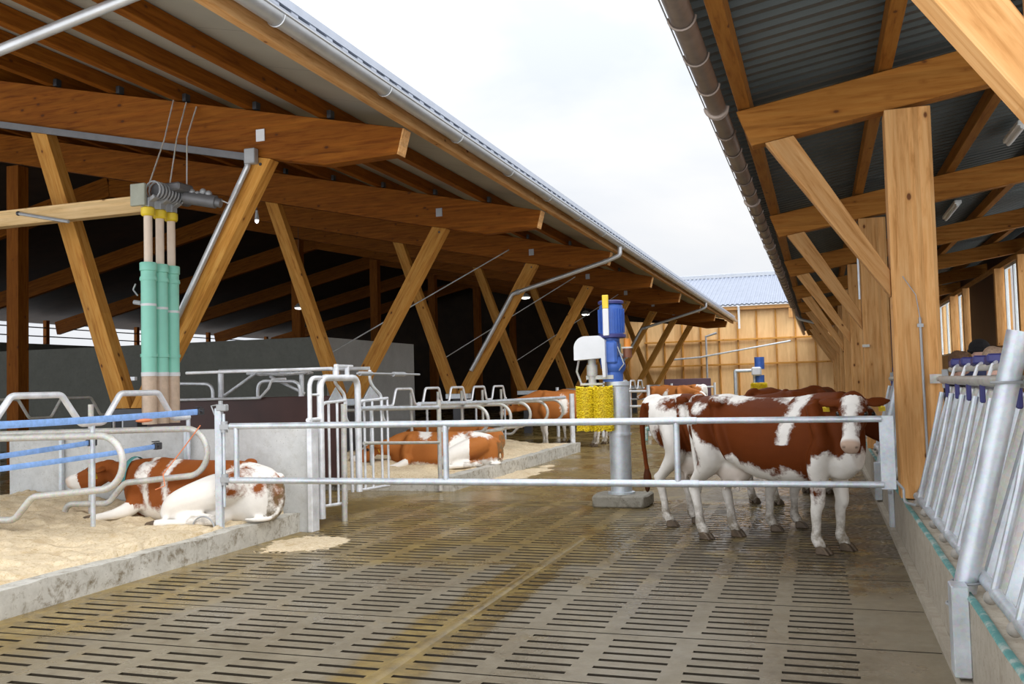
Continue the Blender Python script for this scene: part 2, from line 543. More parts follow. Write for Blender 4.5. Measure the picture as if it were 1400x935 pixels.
def glow(name, col, s):
    t = NT(name)
    t.set(Base_Color=(*col, 1), Emission_Color=(*col, 1), Emission_Strength=s)
    return t.m
M['lamp'] = glow('lamp_diffuser', (1, .97, .9), 2.2)
M['lamp_off'] = plain('white_lamp_body', (.85, .87, .86), .35, 0, .03)
t = NT('window_glass')
t.b.inputs['Transmission Weight'].default_value = 1.0
t.set(Base_Color=(.93, .96, .97, 1), Roughness=.03, IOR=1.1)
M['glass'] = t.m
SL = .222
EX, EZ = -4.80, 4.77                     # eave point of the left barn beam tops
def topz(x): return EZ + (EX - x) * SL
RX = -20.0                               # left barn ridge
def structure(o, label=None, cat=None):
    return tag(o, label, cat, kind='structure')
ORD = ['nearest', 'second', 'third', 'fourth', 'fifth', 'sixth', 'seventh', 'eighth', 'ninth', 'tenth', 'eleventh', 'twelfth']
BAYS = [10.5 + 6 * i for i in range(8)]
RB = [3.0 + 6 * i for i in range(9)]

# ================================================================== FLOORS
def slatted_floor():
    bm = bmesh.new()
    def quad(a, b, c, d): bm.faces.new([bm.verts.new(p) for p in (a, b, c, d)])
    X0, X1, Y0, Y1 = -5.5, .64, 2.9, 11.9
    half = ((-5.5, -2.36, 4.84), (-2.36, .64, 4.75))
    DEP = .11
    for hx0, hx1, yj in half:
        left = hx0 < -3
        cols = [(-5.29 + .505 * k, -5.29 + .505 * k + .375) for k in range(6)] if left else [(-2.25 + .5 * k, -2.25 + .5 * k + .385) for k in range(6)]
        cols = [c for c in cols if c[1] < hx1 - .012]
        n0 = math.floor((Y0 - yj) / .1364) + 1
        y = Y0
        k = n0
        while True:
            yc = yj + .1364 * k
            joint = (k % 7 == 0)
            w = .018 if joint else .040
            a, b = yc - w / 2, yc + w / 2
            if b > Y1 - .02: break
            quad((hx0, y, 0), (hx1, y, 0), (hx1, a, 0), (hx0, a, 0))
            holes = [(hx0 + .12, hx1 - .06)] if joint else cols
            x = hx0
            for h0, h1 in holes:
                if not joint:
                    h0 += rnd.uniform(-.008, .008); h1 += rnd.uniform(-.008, .008)
                quad((x, a, 0), (h0, a, 0), (h0, b, 0), (x, b, 0))
                quad((h0, a, 0), (h1, a, 0), (h1, a, -DEP), (h0, a, -DEP))
                quad((h1, b, 0), (h0, b, 0), (h0, b, -DEP), (h1, b, -DEP))
                quad((h0, b, 0), (h0, a, 0), (h0, a, -DEP), (h0, b, -DEP))
                quad((h1, a, 0), (h1, b, 0), (h1, b, -DEP), (h1, a, -DEP))
                x = h1
            quad((x, a, 0), (hx1, a, 0), (hx1, b, 0), (x, b, 0))
            y = b; k += 1
        quad((hx0, y, 0), (hx1, y, 0), (hx1, Y1, 0), (hx0, Y1, 0))
    quad((X0, Y1, 0), (X1, Y1, 0), (X1, 57.9, 0), (X0, 57.9, 0))
    quad((-36, 9.1, 0), (X0, 9.1, 0), (X0, 57.9, 0), (-36, 57.9, 0))
    quad((-36, 2.9, 0), (X0, 2.9, 0), (X0, 9.1, 0), (-36, 9.1, 0))
    bmesh.ops.remove_doubles(bm, verts=bm.verts, dist=1e-5)
    me = bpy.data.meshes.new('floor'); bm.to_mesh(me); bm.free()
    me.materials.append(M['floor']); me.materials.append(M['pit'])
    for p in me.polygons:
        if abs(p.normal.z) < .5: p.material_index = 1  # slot sides: slurry coat and slot shade painted in one near-black
    return structure(link(bpy.data.objects.new('floor', me)), 'wet slatted concrete floor of the cow alley', 'floor')
slatted_floor()
b = MB().box((-2.4, 7.4, -.30), (6.4, 9.4, .04))
structure(b.build('floor_pit', M['pit']), 'dark slurry channel beneath the floor slots', 'floor')
# low rib down the middle of the alley
b = MB().prism([(-2.38, 2.9, 0), (-2.36, 2.9, .010), (-2.31, 2.9, .010), (-2.29, 2.9, 0)], (0, 6.2, 0))
structure(b.build('trim_1', M['floor'], origin=(0, 0, 0)), 'low slurry covered rib down the middle of the slatted floor', 'floor rib')

def rough_box(name, x0, x1, y0, y1, z1, m, step=.09, amp=.012, z0=0.0, seed=0):
    """a cast edge with slightly uneven faces"""
    nx, ny, nz = max(1, int((x1 - x0) / step)), max(1, int((y1 - y0) / step)), max(1, int((z1 - z0) / step))
    bm = bmesh.new()
    def face(o, a, b, na, nb):
        g = [[bm.verts.new(V(o) + V(a) * (i / na) + V(b) * (j / nb)) for j in range(nb + 1)] for i in range(na + 1)]
        for i in range(na):
            for j in range(nb):
                bm.faces.new((g[i][j], g[i + 1][j], g[i + 1][j + 1], g[i][j + 1]))
    dx, dy, dz = x1 - x0, y1 - y0, z1 - z0
    face((x0, y0, z1), (dx, 0, 0), (0, dy, 0), nx, ny)
    face((x0, y0, z0), (dx, 0, 0), (0, 0, dz), nx, nz); face((x0, y1, z0), (dx, 0, 0), (0, 0, dz), nx, nz)
    face((x0, y0, z0), (0, dy, 0), (0, 0, dz), ny, nz); face((x1, y0, z0), (0, dy, 0), (0, 0, dz), ny, nz)
    bmesh.ops.remove_doubles(bm, verts=bm.verts, dist=1e-4)
    for v in bm.verts:
        if v.co.z > z0 + .01:
            n = noise.noise_vector(v.co * 5 + V((seed, 0, 0)))
            v.co += n * amp + noise.noise_vector(v.co * 1.3) * amp
    bmesh.ops.recalc_face_normals(bm, faces=bm.faces)
    me = bpy.data.meshes.new(name); bm.to_mesh(me); bm.free()
    for p in me.polygons: p.use_smooth = True
    me.set_sharp_from_angle(angle=math.radians(50))
    me.materials.append(m)
    return link(bpy.data.objects.new(name, me))

structure(rough_box('kerb_near', -5.66, -5.50, 2.9, 9.02, .205, M['concrete_kerb'], seed=1), 'speckled concrete kerb edging the near straw bed', 'kerb')
structure(rough_box('kerb_far', -5.43, -5.24, 12.86, 20.6, .215, M['concrete_kerb'], seed=3), 'concrete kerb edging the far straw bed along the alley', 'kerb')
structure(rough_box('kerb_far_end', -8.4, -5.43, 12.86, 13.0, .16, M['concrete_kerb'], seed=5), 'concrete kerb across the near end of the far straw bed', 'kerb')

def bedding(name, x0, x1, y0, y1, zf, label, step=.032, skirt=True):
    nx, ny = int((x1 - x0) / step), int((y1 - y0) / step)
    bm = bmesh.new()
    g = []
    for i in range(nx + 1):
        row = []
        for j in range(ny + 1):
            x, y = x0 + (x1 - x0) * i / nx, y0 + (y1 - y0) * j / ny
            p = V((x, y, 0))
            z = zf(x, y) + .05 * noise.noise(p * 1.7) + .034 * noise.noise(p * 5.2) + .024 * noise.noise(p * 13) + .012 * noise.noise(p * 27)
            if skirt and (i in (0, nx) or j in (0, ny)): z = min(z, .02)
            row.append(bm.verts.new((x, y, z)))
        g.append(row)
    for i in range(nx):
        for j in range(ny):
            bm.faces.new((g[i][j], g[i + 1][j], g[i + 1][j + 1], g[i][j + 1]))
    me = bpy.data.meshes.new(name); bm.to_mesh(me); bm.free()
    for p in me.polygons: p.use_smooth = True
    me.materials.append(M['bedding'])
    o = link(bpy.data.objects.new(name, me))
    return tag(o, label, 'bedding', kind='stuff')
def z1(x, y):
    z = .20 + max(0, -6.6 - x) * .07
    if y > 8.6: z += (y - 8.6) * .12
    return z + .05 * math.exp(-((y - 6.6) ** 2) / 1.5)
bedding('straw_bedding', -9.3, -5.63, 2.9, 8.98, z1, 'pale straw and sawdust bed under the nearest lying cow')
bedding('straw_bedding', -8.3, -5.40, 13.0, 20.5, lambda x, y: .19 + max(0, -5.9 - x) * .10, 'pale straw bed under the cow lying beyond the passage', .07)
def scatter(name, cx, cy, rx, ry, h, label, seed):
    bm = bmesh.new(); n = 46; g = []
    for i in range(n + 1):
        row = []
        for j in range(n + 1):
            u, v = i / n * 2 - 1, j / n * 2 - 1
            x, y = cx + u * rx, cy + v * ry
            p = V((x + seed, y, 0))
            r = math.hypot(u, v) + .45 * noise.noise(p * 2.2) + .55 * noise.noise(p * 9.0)
            z = h * (1 - r) * 1.6 + .02 * noise.noise(p * 9) + .012 * noise.noise(p * 21) - .012
            row.append(bm.verts.new((x, y, max(-.03, min(z, h)))))
        g.append(row)
    for i in range(n):
        for j in range(n):
            q = (g[i][j], g[i + 1][j], g[i + 1][j + 1], g[i][j + 1])
            if max(v.co.z for v in q) > -.004: bm.faces.new(q)
    me = bpy.data.meshes.new(name); bm.to_mesh(me); bm.free()
    for p in me.polygons: p.use_smooth = True
    me.materials.append(M['bedding'])
    return tag(link(bpy.data.objects.new(name, me)), label, 'straw', kind='stuff')
scatter('loose_straw', -5.02, 8.35, .50, .62, .03, 'loose pale straw spilled on the slats beside the near kerb end', 1)
scatter('loose_straw', -5.0, 15.6, .36, 2.0, .035, 'loose straw spilled along the foot of the far kerb', 5)

# ================================================================== WALLS
o = rough_box('wall_divider', -9.6, -5.38, 9.03, 9.16, 1.13, M['concrete_wall'], step=.2, amp=.003)
structure(o, 'bare grey concrete wall behind the nearest lying cow', 'wall')
b = MB().box((-5.35, 9.07, .58), (.06, .15, 1.16), bev=.006)
tag(b.build('wall_end_channel', M['galv_bright']), 'white galvanised channel capping the end of the concrete wall', 'channel', kind='thing')
for x, lb in ((-6.95, 'thin galvanised post against the concrete wall above the lying cow'), (-8.75, 'thin galvanised post against the concrete wall at the far left')):
    tag(MB().box((x, 8.99, .73), (.045, .045, .86), bev=.005).build('wall_post', M['galv']), lb, 'post', kind='thing')

b = MB().box((-18.0, 23.8, 1.45), (12.0, 5.4, 2.9), bev=.0)
structure(b.build('wall_room', M['concrete_room']), 'windowless concrete room standing inside the left barn', 'wall')
b = MB().box((-34.0, 30, 2.0), (.2, 56, 4.0))
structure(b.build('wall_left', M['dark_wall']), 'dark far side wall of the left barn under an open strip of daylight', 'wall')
# open strip under the far eave: rails across it
for k, z in enumerate((4.35, 4.75)):
    tag(MB().bar((-33.9, 3, z), (-33.9, 57, z), .05, .05).build('wind_rail', M['steel_dark']), ('lower' if k == 0 else 'upper') + ' dark rail across the daylight strip at the back of the left barn', 'rail', kind='thing')
for k in range(9):
    y = 4 + 6 * k
    timber('post', (-33.95, y, 4.0), (-33.95, y, 5.1), .2, .2, M['larch']).name = 'back_wall_post'
for i, o in enumerate([o for o in COL.objects if o.name.startswith('back_wall_post')]):
    tag(o, 'short timber post in the daylight strip at the back of the left barn', 'post', 'posts in the daylight strip', 'thing')

# end wall of the left barn with its gable boards
gp = [(-5.2, 55.3, topz(-5.2) - .25), (-11.6, 55.3, topz(-11.6) - 1.0), (-11.6, 55.3, 0), (-33.8, 55.3, 0), (-33.8, 55.3, topz(RX) - (RX + 33.8) * SL + .1), (RX, 55.3, topz(RX) + .2), (-5.2, 55.3, topz(-5.2) + .2)]
structure(MB().prism(gp, (0, .12, 0)).build('wall_left_end', M['shade_boards']), 'dark boarded end wall deep in the left barn', 'wall')
structure(MB().box((-18.0, 21.04, 1.46), (12.02, .08, 2.92), bev=.01).build('wall_room_shade', M['dark_wall']), 'dark sheet painting shade on the front of the room inside the left barn', 'wall')  # added sheet: near side of the pale room, coloured dark for its shade
# far building closing the yard
YF = 58.0
far = MB().box((-13, YF + .15, 2.95), (44, .3, 5.9))
structure(far.build('wall_far', M['board']), 'board wall of the building closing the far end of the yard', 'wall')
for k in range(12):
    x = -11.4 + 1.12 * k
    tag(timber('wall_batten', (x, YF - .062, 0), (x, YF - .062, 5.70), .09, .12, M['larch_light'], up=V((0, 1, 0))), ('upright batten on the far board wall'), 'batten', 'upright battens on the far wall', 'thing')
for z, lb in ((2.45, 'lower horizontal rail across the far board wall'), (3.95, 'upper horizontal rail across the far board wall')):
    tag(timber('wall_rail', (-10.4, YF - .19, z), (1.6, YF - .19, z + .02), .12, .10, M['larch_light']), lb, 'rail', kind='thing')
tag(timber('eave_board', (-14, YF - .35, 5.86), (4, YF - .35, 5.86), .12, .22, M['spruce']), 'timber eave board under the roof of the far building', 'board', kind='thing')
tag(timber('hanging_timber', (-1.55, YF - .34, 5.72), (-1.55, YF - .34, 5.15), .22, .22, M['spruce']), 'short timber hanging below the far eave', 'timber', kind='thing')
# roof of the far building (corrugated, ribs up the slope)
prof = []
x = -16.0
while x < 5:
    prof += [(x, YF - .6, 6.05), (x + .10, YF - .6, 6.05), (x + .14, YF - .6, 6.10), (x + .24, YF - .6, 6.10)]
    x += .28
structure(MB().sheet(prof, (0, 9.6, 2.75), (0, 0, -.06)).build('roof_far', M['far_roof'], smooth=0), 'blue grey corrugated roof of the far building', 'roof')
structure(MB().box((-5.5, YF + 9.0, 8.84), (21, .9, .30), bev=.03).build('roof_ridge', M['ridge_grey']), 'grey ridge cap on the far roof', 'ridge')
tag(MB().tube([(-4.55, YF - .62, 5.95), (-4.55, YF - .5, 5.7), (-4.55, YF - .5, 4.6)], .07).build('hanging_downpipe', M['white_paint']), 'white downpipe below the far roof', 'downpipe', kind='thing')
tag(MB().tube([(-8.6, YF - .64, 2.85), (-6.9, YF - .64, 2.95), (-1.6, YF - .64, 3.75)], .055).build('wall_pipe', M['galv']), 'slanting galvanised pipe across the far board wall', 'pipe', kind='thing')
tag(MB().tube([(-6.55, YF - .5, 0), (-6.55, YF - .5, 4.2), (-5.9, YF - .5, 4.4)], .07).build('wall_downpipe', M['steel_grey']), 'grey upright pipe at the corner of the far board wall', 'pipe', kind='thing')

# ================================================================== LEFT BARN
for i, y in enumerate(BAYS):
    th = .20
    L = lambda x, z: (x, y - th / 2, z)
    poly = [L(-4.80, topz(-4.80)), L(-4.885, 4.45), L(-5.91, 4.42), L(-7.54, 4.76), L(RX, 7.50), L(RX, topz(RX))]
    bb = MB().prism(poly, (0, th, 0), bev=.006)
    root = thing('roof_beam', '', 'beam', (-4.85, y, 4.4))
    lab = ['nearest heavy timber roof beam of the left barn with a white plate above its prop'] + ['%s timber roof beam from the near end of the left barn' % w for w in ORD[1:]]
    root['label'] = lab[i]
    bb.build('beam', M['larch'], root)
    MB().prism([L(-4.797, topz(-4.80) - .003), L(-4.882, 4.453), L(-4.862, 4.449), L(-4.777, topz(-4.80) - .008)], (0, th, 0)).build('lit_end_cut', M['spruce'], root)  # added pale skin paints the beam's light end grain and its lit end
    pl = MB().box((-6.83, y - th / 2 - .008, 4.90), (.13, .016, .16), bev=.003).build('connector_plate', M['white_paint'] if i == 0 else M['steel_grey'], root)
    # rear half of the roof
    timber('beam', (RX - .01, y, topz(RX) - .33), (-33.8, y, topz(RX) - .33 - 13.8 * SL), th, .6, M['larch'], root)
    # V shaped prop under the beam
    vp = thing('timber_v_prop', ('nearest' if i == 0 else ORD[i]) + ' V shaped timber prop ' + ('beside the green feed pipes' if i == 0 else 'from the near end of the left barn'), 'prop', (-8.95, y, 0))
    bz = lambda x: 4.42 + (-5.91 - x) * .2086 - .004 if x > -7.54 else 4.76 + (-7.54 - x) * .2199 - .004
    timber_cut('strut', [(-8.945, 1.37), (-8.645, 1.37), (-6.685, bz(-6.685)), (-6.985, bz(-6.985))], y, .2, (1.96, 3.2), M['larch_light'], vp)
    timber_cut('strut', [(-9.245, 1.37), (-8.955, 1.37), (-10.40, bz(-10.40)), (-10.69, bz(-10.69))], y, .2, (-1.45, 3.98), M['larch_light'], vp)
    MB().box((-8.95, y, 1.30), (.62, .24, .13), bev=.006).build('steel_shoe', M['steel_dark'] if i == 0 else M['galv'], vp)
    MB().box((-8.95, y, .61), (.24, .20, 1.22), bev=.006).build('pedestal', M['steel_dark'], vp)
    MB().cyl((-6.84, y - .11, 4.52), (-6.84, y + .11, 4.52), .02).build('bolt', M['steel_dark'], vp)
    # tall post further in
    if i not in (1, 7): tag(timber('barn_post', (-17.3, y + 6, 0), (-17.3, y + 6, topz(-17.3) - .70), .34, .30, M['larch']), ('nearest' if i == 0 else ORD[i - 1]) + ' tall square timber post deep inside the left barn', 'post', kind='thing')

# purlins along the barn
px = [-5.92, -7.02, -8.12, -9.22, -10.32] + [-11.42 - 1.1 * k for k in range(8)]
for i, x in enumerate(px):
    z = topz(x) + .118
    o = timber('purlin', (x, 3.0, z), (x, 55.0, z), .12, .20, M['larch'])
    tag(o, '%s purlin up from the eave under the left barn roof' % (ORD[i] if i else 'lowest') if i < 12 else 'highest purlin under the left barn roof', 'purlin', kind='thing')
    if i < 5:                          # steel angle brackets where the purlins sit on the beams
        for j, y in enumerate(BAYS[:4]):
            tag(MB().box((x + .095, y - .05, topz(x) + .05), (.06, .1, .1), bev=.004).build('angle_bracket', M['steel_dark']), 'small grey steel bracket between purlin and beam', 'bracket', 'purlin brackets on the left barn beams', 'thing')
tag(timber('eave_purlin', (-4.73, 3.0, 4.875), (-4.73, 55.2, 4.875), .10, .19, M['spruce']), 'pale timber eave purlin along the left barn roof edge', 'purlin', kind='thing')
def slab(name, x0, x1, z0f, th, y0, y1, m, label, cat='roof'):
    poly = [(x0, y0, z0f(x0)), (x1, y0, z0f(x1)), (x1, y0, z0f(x1) + th), (x0, y0, z0f(x0) + th)]
    return structure(MB().prism(poly, (0, y1 - y0, 0)).build(name, m, smooth=0), label, cat)
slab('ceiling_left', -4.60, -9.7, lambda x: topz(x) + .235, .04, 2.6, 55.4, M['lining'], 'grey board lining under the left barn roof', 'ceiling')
slab('ceiling_left_inner', -9.7, RX, lambda x: topz(x) + .235, .04, 2.6, 55.4, M['shade_boards'], 'board lining coloured for shade deep under the left barn roof', 'ceiling')
slab('ceiling_left_back', RX, -35, lambda x: topz(RX) + .235 - (RX - x) * SL, .04, 2.6, 55.4, M['shade_boards'], 'board lining coloured for shade under the far half of the left barn roof', 'ceiling')
slab('roof_left', -4.58, RX, lambda x: topz(x) + .285, .08, 2.6, 55.5, M['roof_top'], 'grey metal roof of the left barn')
slab('roof_left_back', RX, -35.2, lambda x: topz(RX) + .285 - (RX - x) * SL, .08, 2.6, 55.5, M['roof_top'], 'grey metal roof on the far side of the left barn')
# gutter, half round, open at the top
def gutter(name, x, z, r, y0, y1, m, label, side=1):
    root = thing(name, label, 'gutter', (x, (y0 + y1) / 2, z - r))
    prof = []
    for k in range(13):
        a = math.pi + math.pi * k / 12
        prof.append((x + r * math.cos(a), y0, z + r * math.sin(a)))
    prof = [(x - r, y0, z + .02)] + prof + [(x + r, y0, z + .015)]
    inner = [(p[0] * .93 + x * .07, y0, p[2] * .93 + z * .07 + .002) for p in prof]
    mb = MB().sheet(prof, (0, y1 - y0, 0)).sheet(inner, (0, y1 - y0, 0))
    mb.tube([(x + side * r, y0, z + .02), (x + side * r, y1, z + .02)], .011, 8)
    for yy in (y0, y1):
        mb.prism([(p[0], yy, p[2]) for p in prof], (0, .004, 0))
    mb.build('trough', m, root, smooth=50)
    return root
g = gutter('eave_gutter', -4.55, 4.94, .085, 3.0, 55.4, M['zinc'], 'silver half round gutter along the left barn eave')
for k in range(22):
    y = 5 + 2.2 * k
    MB().tube([(-4.55 + .094 * math.cos(a), y, 4.94 + .094 * math.sin(a)) for a in [math.pi + math.pi * q / 10 for q in range(11)]], .008, 6).build('gutter_hook', M['zinc'], g)
# raised pale panel strip at the roof edge with feet
rs = thing('solar_panel_row', 'pale raised panel row on feet along the left barn roof edge', 'panel row', (-4.7, 29, 5.0))
def pz(x): return topz(x) + .41
MB().prism([(-4.60, 2.8, pz(-4.60)), (-6.2, 2.8, pz(-6.2)), (-6.2, 2.8, pz(-6.2) + .085), (-4.60, 2.8, pz(-4.60) + .085)], (0, 52.5, 0)).build('panel', M['solar'], rs, smooth=0)
mb = MB(); y = 3.0
while y < 55:
    mb.box((-4.66, y, topz(-4.66) + .387), (.10, .12, .044), bev=0); y += .33
tag(mb.build('mounting_feet', M['solar'], rs, smooth=0), kind='stuff')

# slanting downpipes from the gutter to the props
def downpipe(y, label, foot):
    r = thing('slanted_downpipe', label, 'downpipe', (-4.6, y, foot))
    pts = [(-4.55, y, 4.87), (-4.55, y, 4.66), (-4.85, y, 4.55), (-7.35, y, 3.86)]
    if foot < 3.5: pts += [(-8.52, y, 1.95)]
    MB().tube(pts, .055, 12, .10).build('pipe', M['zinc'], r)
    MB().tube([(-4.85 - .05, y, 4.535), (-4.85 - .10, y, 4.521)], .064, 12).build('pipe_socket', M['zinc'], r)
    MB().tube([(-7.16, y, 3.912), (-7.24, y, 3.89)], .068, 12).build('pipe_clamp', M['steel_grey'], r)
    return r
downpipe(22.34, 'slanted zinc downpipe from the gutter to the third prop', 1.9)
downpipe(40.34, 'slanted zinc downpipe near the far end of the left barn', 1.9)
r = thing('slanted_downpipe', 'thick zinc pipe slanting across the upper left corner', 'downpipe', (-6.5, 6.5, 4.5))
MB().tube([(-5.0, 6.5, 5.10), (-7.9, 6.5, 4.58)], .05, 14).build('pipe', M['zinc'], r)
MB().tube([(-7.55, 6.5, 4.643), (-7.65, 6.5, 4.625)], .06, 14).build('pipe_socket', M['zinc'], r)
# conduit under the nearest beam and down its prop
r = thing('cable_conduit', 'grey cable conduit under the nearest beam and down its prop', 'conduit', (-7, 10.3, 2.3))
MB().bar((-13.5, 10.36, 6.03), (-6.98, 10.36, 4.615), .06, .09).build('trunking', M['steel_mid'], r)
MB().tube([(-7.02, 10.36, 4.60), (-7.0, 10.35, 4.5), (-8.42, 10.35, 2.05)], .04, 10, .06).build('pipe', M['zinc'], r)
MB().box((-6.94, 10.34, 4.62), (.16, .1, .2), bev=.01).build('junction_box', M['steel_grey'], r)
# tie rods
for i, y in enumerate((16.5, 22.5, 28.5)):
    tag(MB().tube([(-6.6, y + 3.4, 4.62), (-9.6, y + .2, 2.2)], .013, 8).build('tie_rod', M['galv']), 'thin steel tie rod crossing behind the %s prop' % ORD[i + 1], 'rod', kind='thing')
# pale timber beam to the feed dispenser
r = thing('pale_cross_beam', 'pale timber beam running from the left edge to the feed pipes', 'beam', (-9.4, 9.85, 3.9))
timber('beam', (-13.2, 9.85, 3.99), (-8.19, 9.85, 4.01), .16, .215, M['pale_beam'], r)
MB().tube([(-10.2, 9.74, 4.04), (-9.35, 9.74, 3.86)], .022, 8).build('steel_rod', M['steel_grey'], r)
MB().ball((-10.2, 9.74, 4.04), .032).build('rod_pin', M['steel_dark'], r)
# small barn lamps
for i, (x, y, z, w) in enumerate(((-8.77, 27.95, 4.30, 'third'), (-8.84, 36.2, 4.30, 'fifth'), (-16.4, 27.1, 4.3, 'deep'), (-8.5, 12.8, 4.30, 'first'))):
    lb = {'third': 'small lit lamp hanging behind the third V prop', 'fifth': 'small lit lamp hanging left of the blue brush motor', 'deep': 'small lit lamp deep in the left barn above the concrete room', 'first': 'small lit lamp hanging right of the nearest V prop'}[w]
    r = thing('barn_lamp', lb, 'lamp', (x, y, z - .05))
    rr = .17 if w != 'first' else .035
    MB().lathe([(.02, .16), (rr * .5, .14), (rr, .04), (rr, .01)], (x, y, z), seg=18).build('lamp_housing', M['steel_grey'], r)
    MB().lathe([(rr * .93, .008), (rr * .8, -.025), (rr * .3, -.045)], (x, y, z), seg=18).build('diffuser', M['lamp'], r)
    MB().tube([(x, y, z + .15), (x, y, topz(x) - (.0 if w != 'deep' else .02))], .008, 6).build('cord', M['steel_dark'], r)

# ================================================================== RIGHT BARN
def rbot(x): return 3.735 + .165 * (x + .53)
for i, y in enumerate(RB):
    th = .18
    x1 = 5.6
    poly = [(-.53, y - th / 2, rbot(-.53)), (x1, y - th / 2, rbot(x1)), (x1, y - th / 2, rbot(x1) + .37), (-.66, y - th / 2, rbot(-.66) + .36)]
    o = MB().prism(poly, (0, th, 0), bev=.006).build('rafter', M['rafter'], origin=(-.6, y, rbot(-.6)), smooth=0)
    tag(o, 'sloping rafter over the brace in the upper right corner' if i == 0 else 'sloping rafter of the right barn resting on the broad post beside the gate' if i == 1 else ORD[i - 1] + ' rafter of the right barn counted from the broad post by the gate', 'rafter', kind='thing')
    o = timber('timber_post', (.82, y, .465 if i else 0.465), (.82, y, rbot(.63) - .006), .30, .38, M['spruce'], up=V((1, 0, 0)))
    tag(o, 'timber post carrying the brace in the upper right corner' if i == 0 else 'broad knotty timber post on the feed kerb beside the gate' if i == 1 else ORD[i - 1] + ' timber post on the feed kerb counted from the broad post by the gate', 'post', kind='thing')
    rb = lambda x: rbot(x) - .003
    o = timber_cut('diagonal_brace', [(.626, 2.25), (.626, 2.49), (-.15, rb(-.15)), (-.41, rb(-.41))], y, .16, (-.95, 1.45), M['spruce'])
    tag(o, 'huge diagonal timber brace crossing the upper right corner' if i == 0 else 'diagonal brace running up from the broad post beside the gate' if i == 1 else ORD[i - 1] + ' diagonal brace counted from the broad post by the gate', 'brace', kind='thing')
pr = [-.59, .66, 1.93, 3.2, 4.47]
for i, x in enumerate(pr):
    z = rbot(x) + .37 + .10
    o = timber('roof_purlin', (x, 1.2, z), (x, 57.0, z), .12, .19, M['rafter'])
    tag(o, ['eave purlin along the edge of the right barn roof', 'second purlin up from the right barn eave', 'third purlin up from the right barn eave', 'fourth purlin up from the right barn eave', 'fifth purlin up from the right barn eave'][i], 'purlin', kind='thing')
prof = []
y = 1.0
def dz(x): return rbot(x) + .37 + .21
while y < 57.2:
    for dy, dh in ((0, 0), (.07, 0), (.10, .042), (.17, .042), (.20, 0)):
        prof.append((y + dy, dh))
    y += .20
a = [(-.86, p[0], dz(-.86) + p[1]) for p in prof]
structure(MB().sheet(a, (6.7, 0, 6.7 * .165), (0, 0, .05)).build('roof_right', M['deck_dark'], smooth=0), 'dark corrugated metal roof of the right barn', 'roof')
g = gutter('dark_gutter', -.83, 4.11, .085, 1.0, 57.0, M['dark_zinc'], 'dark brown gutter along the right barn eave', -1)
for k in range(40):
    y = 3.3 + .8 * k
    MB().tube([(-.83 + .096 * math.cos(a), y, 4.11 + .096 * math.sin(a)) for a in [math.pi + math.pi * q / 10 for q in range(11)]], .012, 6).build('gutter_hook', M['dark_zinc'], g)
for k in range(9):
    y = 4.0 + 2.4 * k
    MB().tube([(-.83 + .09 * math.cos(a), y, 4.11 + .09 * math.sin(a)) for a in [math.pi + math.pi * q / 10 for q in range(11)]], (.010, .03), 8).build('gutter_joint', M['dark_zinc'], g) if k % 2 == 0 else None
tag(MB().tube([(-.93, 3.2, 4.10), (-.945, 57, 4.10)], .006, 6).build('lightning_wire', M['steel_grey']), 'thin wire running along the dark gutter', 'wire', kind='thing')
tag(MB().tube([(-.83, 38.5, 4.0), (-.70, 38.5, 3.86), (.55, 38.5, 3.5)], .055, 10, .08).build('hanging_downpipe', M['zinc']), 'short zinc downpipe from the dark gutter to a post', 'downpipe', kind='thing')
# strip lights
for i, (x, y0, y1, z) in enumerate(((2.55, 13.05, 14.05, 4.70), (2.55, 18.9, 20.7, 4.74))):
    r = thing('strip_light', 'white strip light under the right barn roof, ' + ('upper of two' if i == 0 else 'lower of two'), 'lamp', (x, (y0 + y1) / 2, z))
    MB().box((x, (y0 + y1) / 2, z), (.13, y1 - y0, .07), bev=.012).build('lamp_body', M['lamp_off'], r)
    MB().tube([(x, y0 + .03, z - .05), (x, y1 - .03, z - .05)], .03, 10).build('tube_cover', M['lamp_off'], r)
    for yy in (y0 + .2, y1 - .2):
        MB().tube([(x, yy, z + .03), (x, yy, dz(x) - .01)], .008, 6).build('hanger', M['steel_grey'], r)
# side wall with windows beyond the feed alley
structure(MB().box((5.05, 29.5, 1.15), (.2, 56, 2.3)).build('wall_right', M['board']), 'boarded lower side wall of the right barn', 'wall')
structure(timber('trim_2', (5.05, 1.5, 4.58), (5.05, 57.4, 4.58), .2, .16, M['spruce']), 'timber head beam over the right barn windows', 'beam')
structure(MB().box((5.25, 29.5, 4.93), (.1, 56, .6)).build('wall_right_top', M['brown_panel']), 'dark boards above the right barn windows', 'wall')
wins = [(26.6, 29.0), (36.0, 38.2), (39.6, 44.0), (45.0, 50.0), (20.5, 25.5), (14.0, 19.5)]
edges = sorted(set([13.6, 57.2] + [e for w in wins for e in w]))
n = 1
for y0, y1 in wins:
    r = link(bpy.data.objects.new('window_%d' % n, None)); r.location = (5.05, (y0 + y1) / 2, 2.3)
    tag(r, 'window in the right barn side wall', 'window', kind='structure')
    mb = MB()
    for yy in (y0, (y0 + y1) / 2, y1): mb.bar((5.05, yy, 2.3), (5.05, yy, 4.5), .10, .09, up=V((1, 0, 0)))
    for zz in (2.33, 4.46): mb.bar((5.05, y0, zz), (5.05, y1, zz), .09, .08)
    mb.build('window_frame', M['lamp_off'], r, smooth=0)
    MB().box((5.05, (y0 + y1) / 2, 3.4), (.012, y1 - y0, 2.1)).build('window_glass', M['glass'], r, smooth=0)
    n += 1
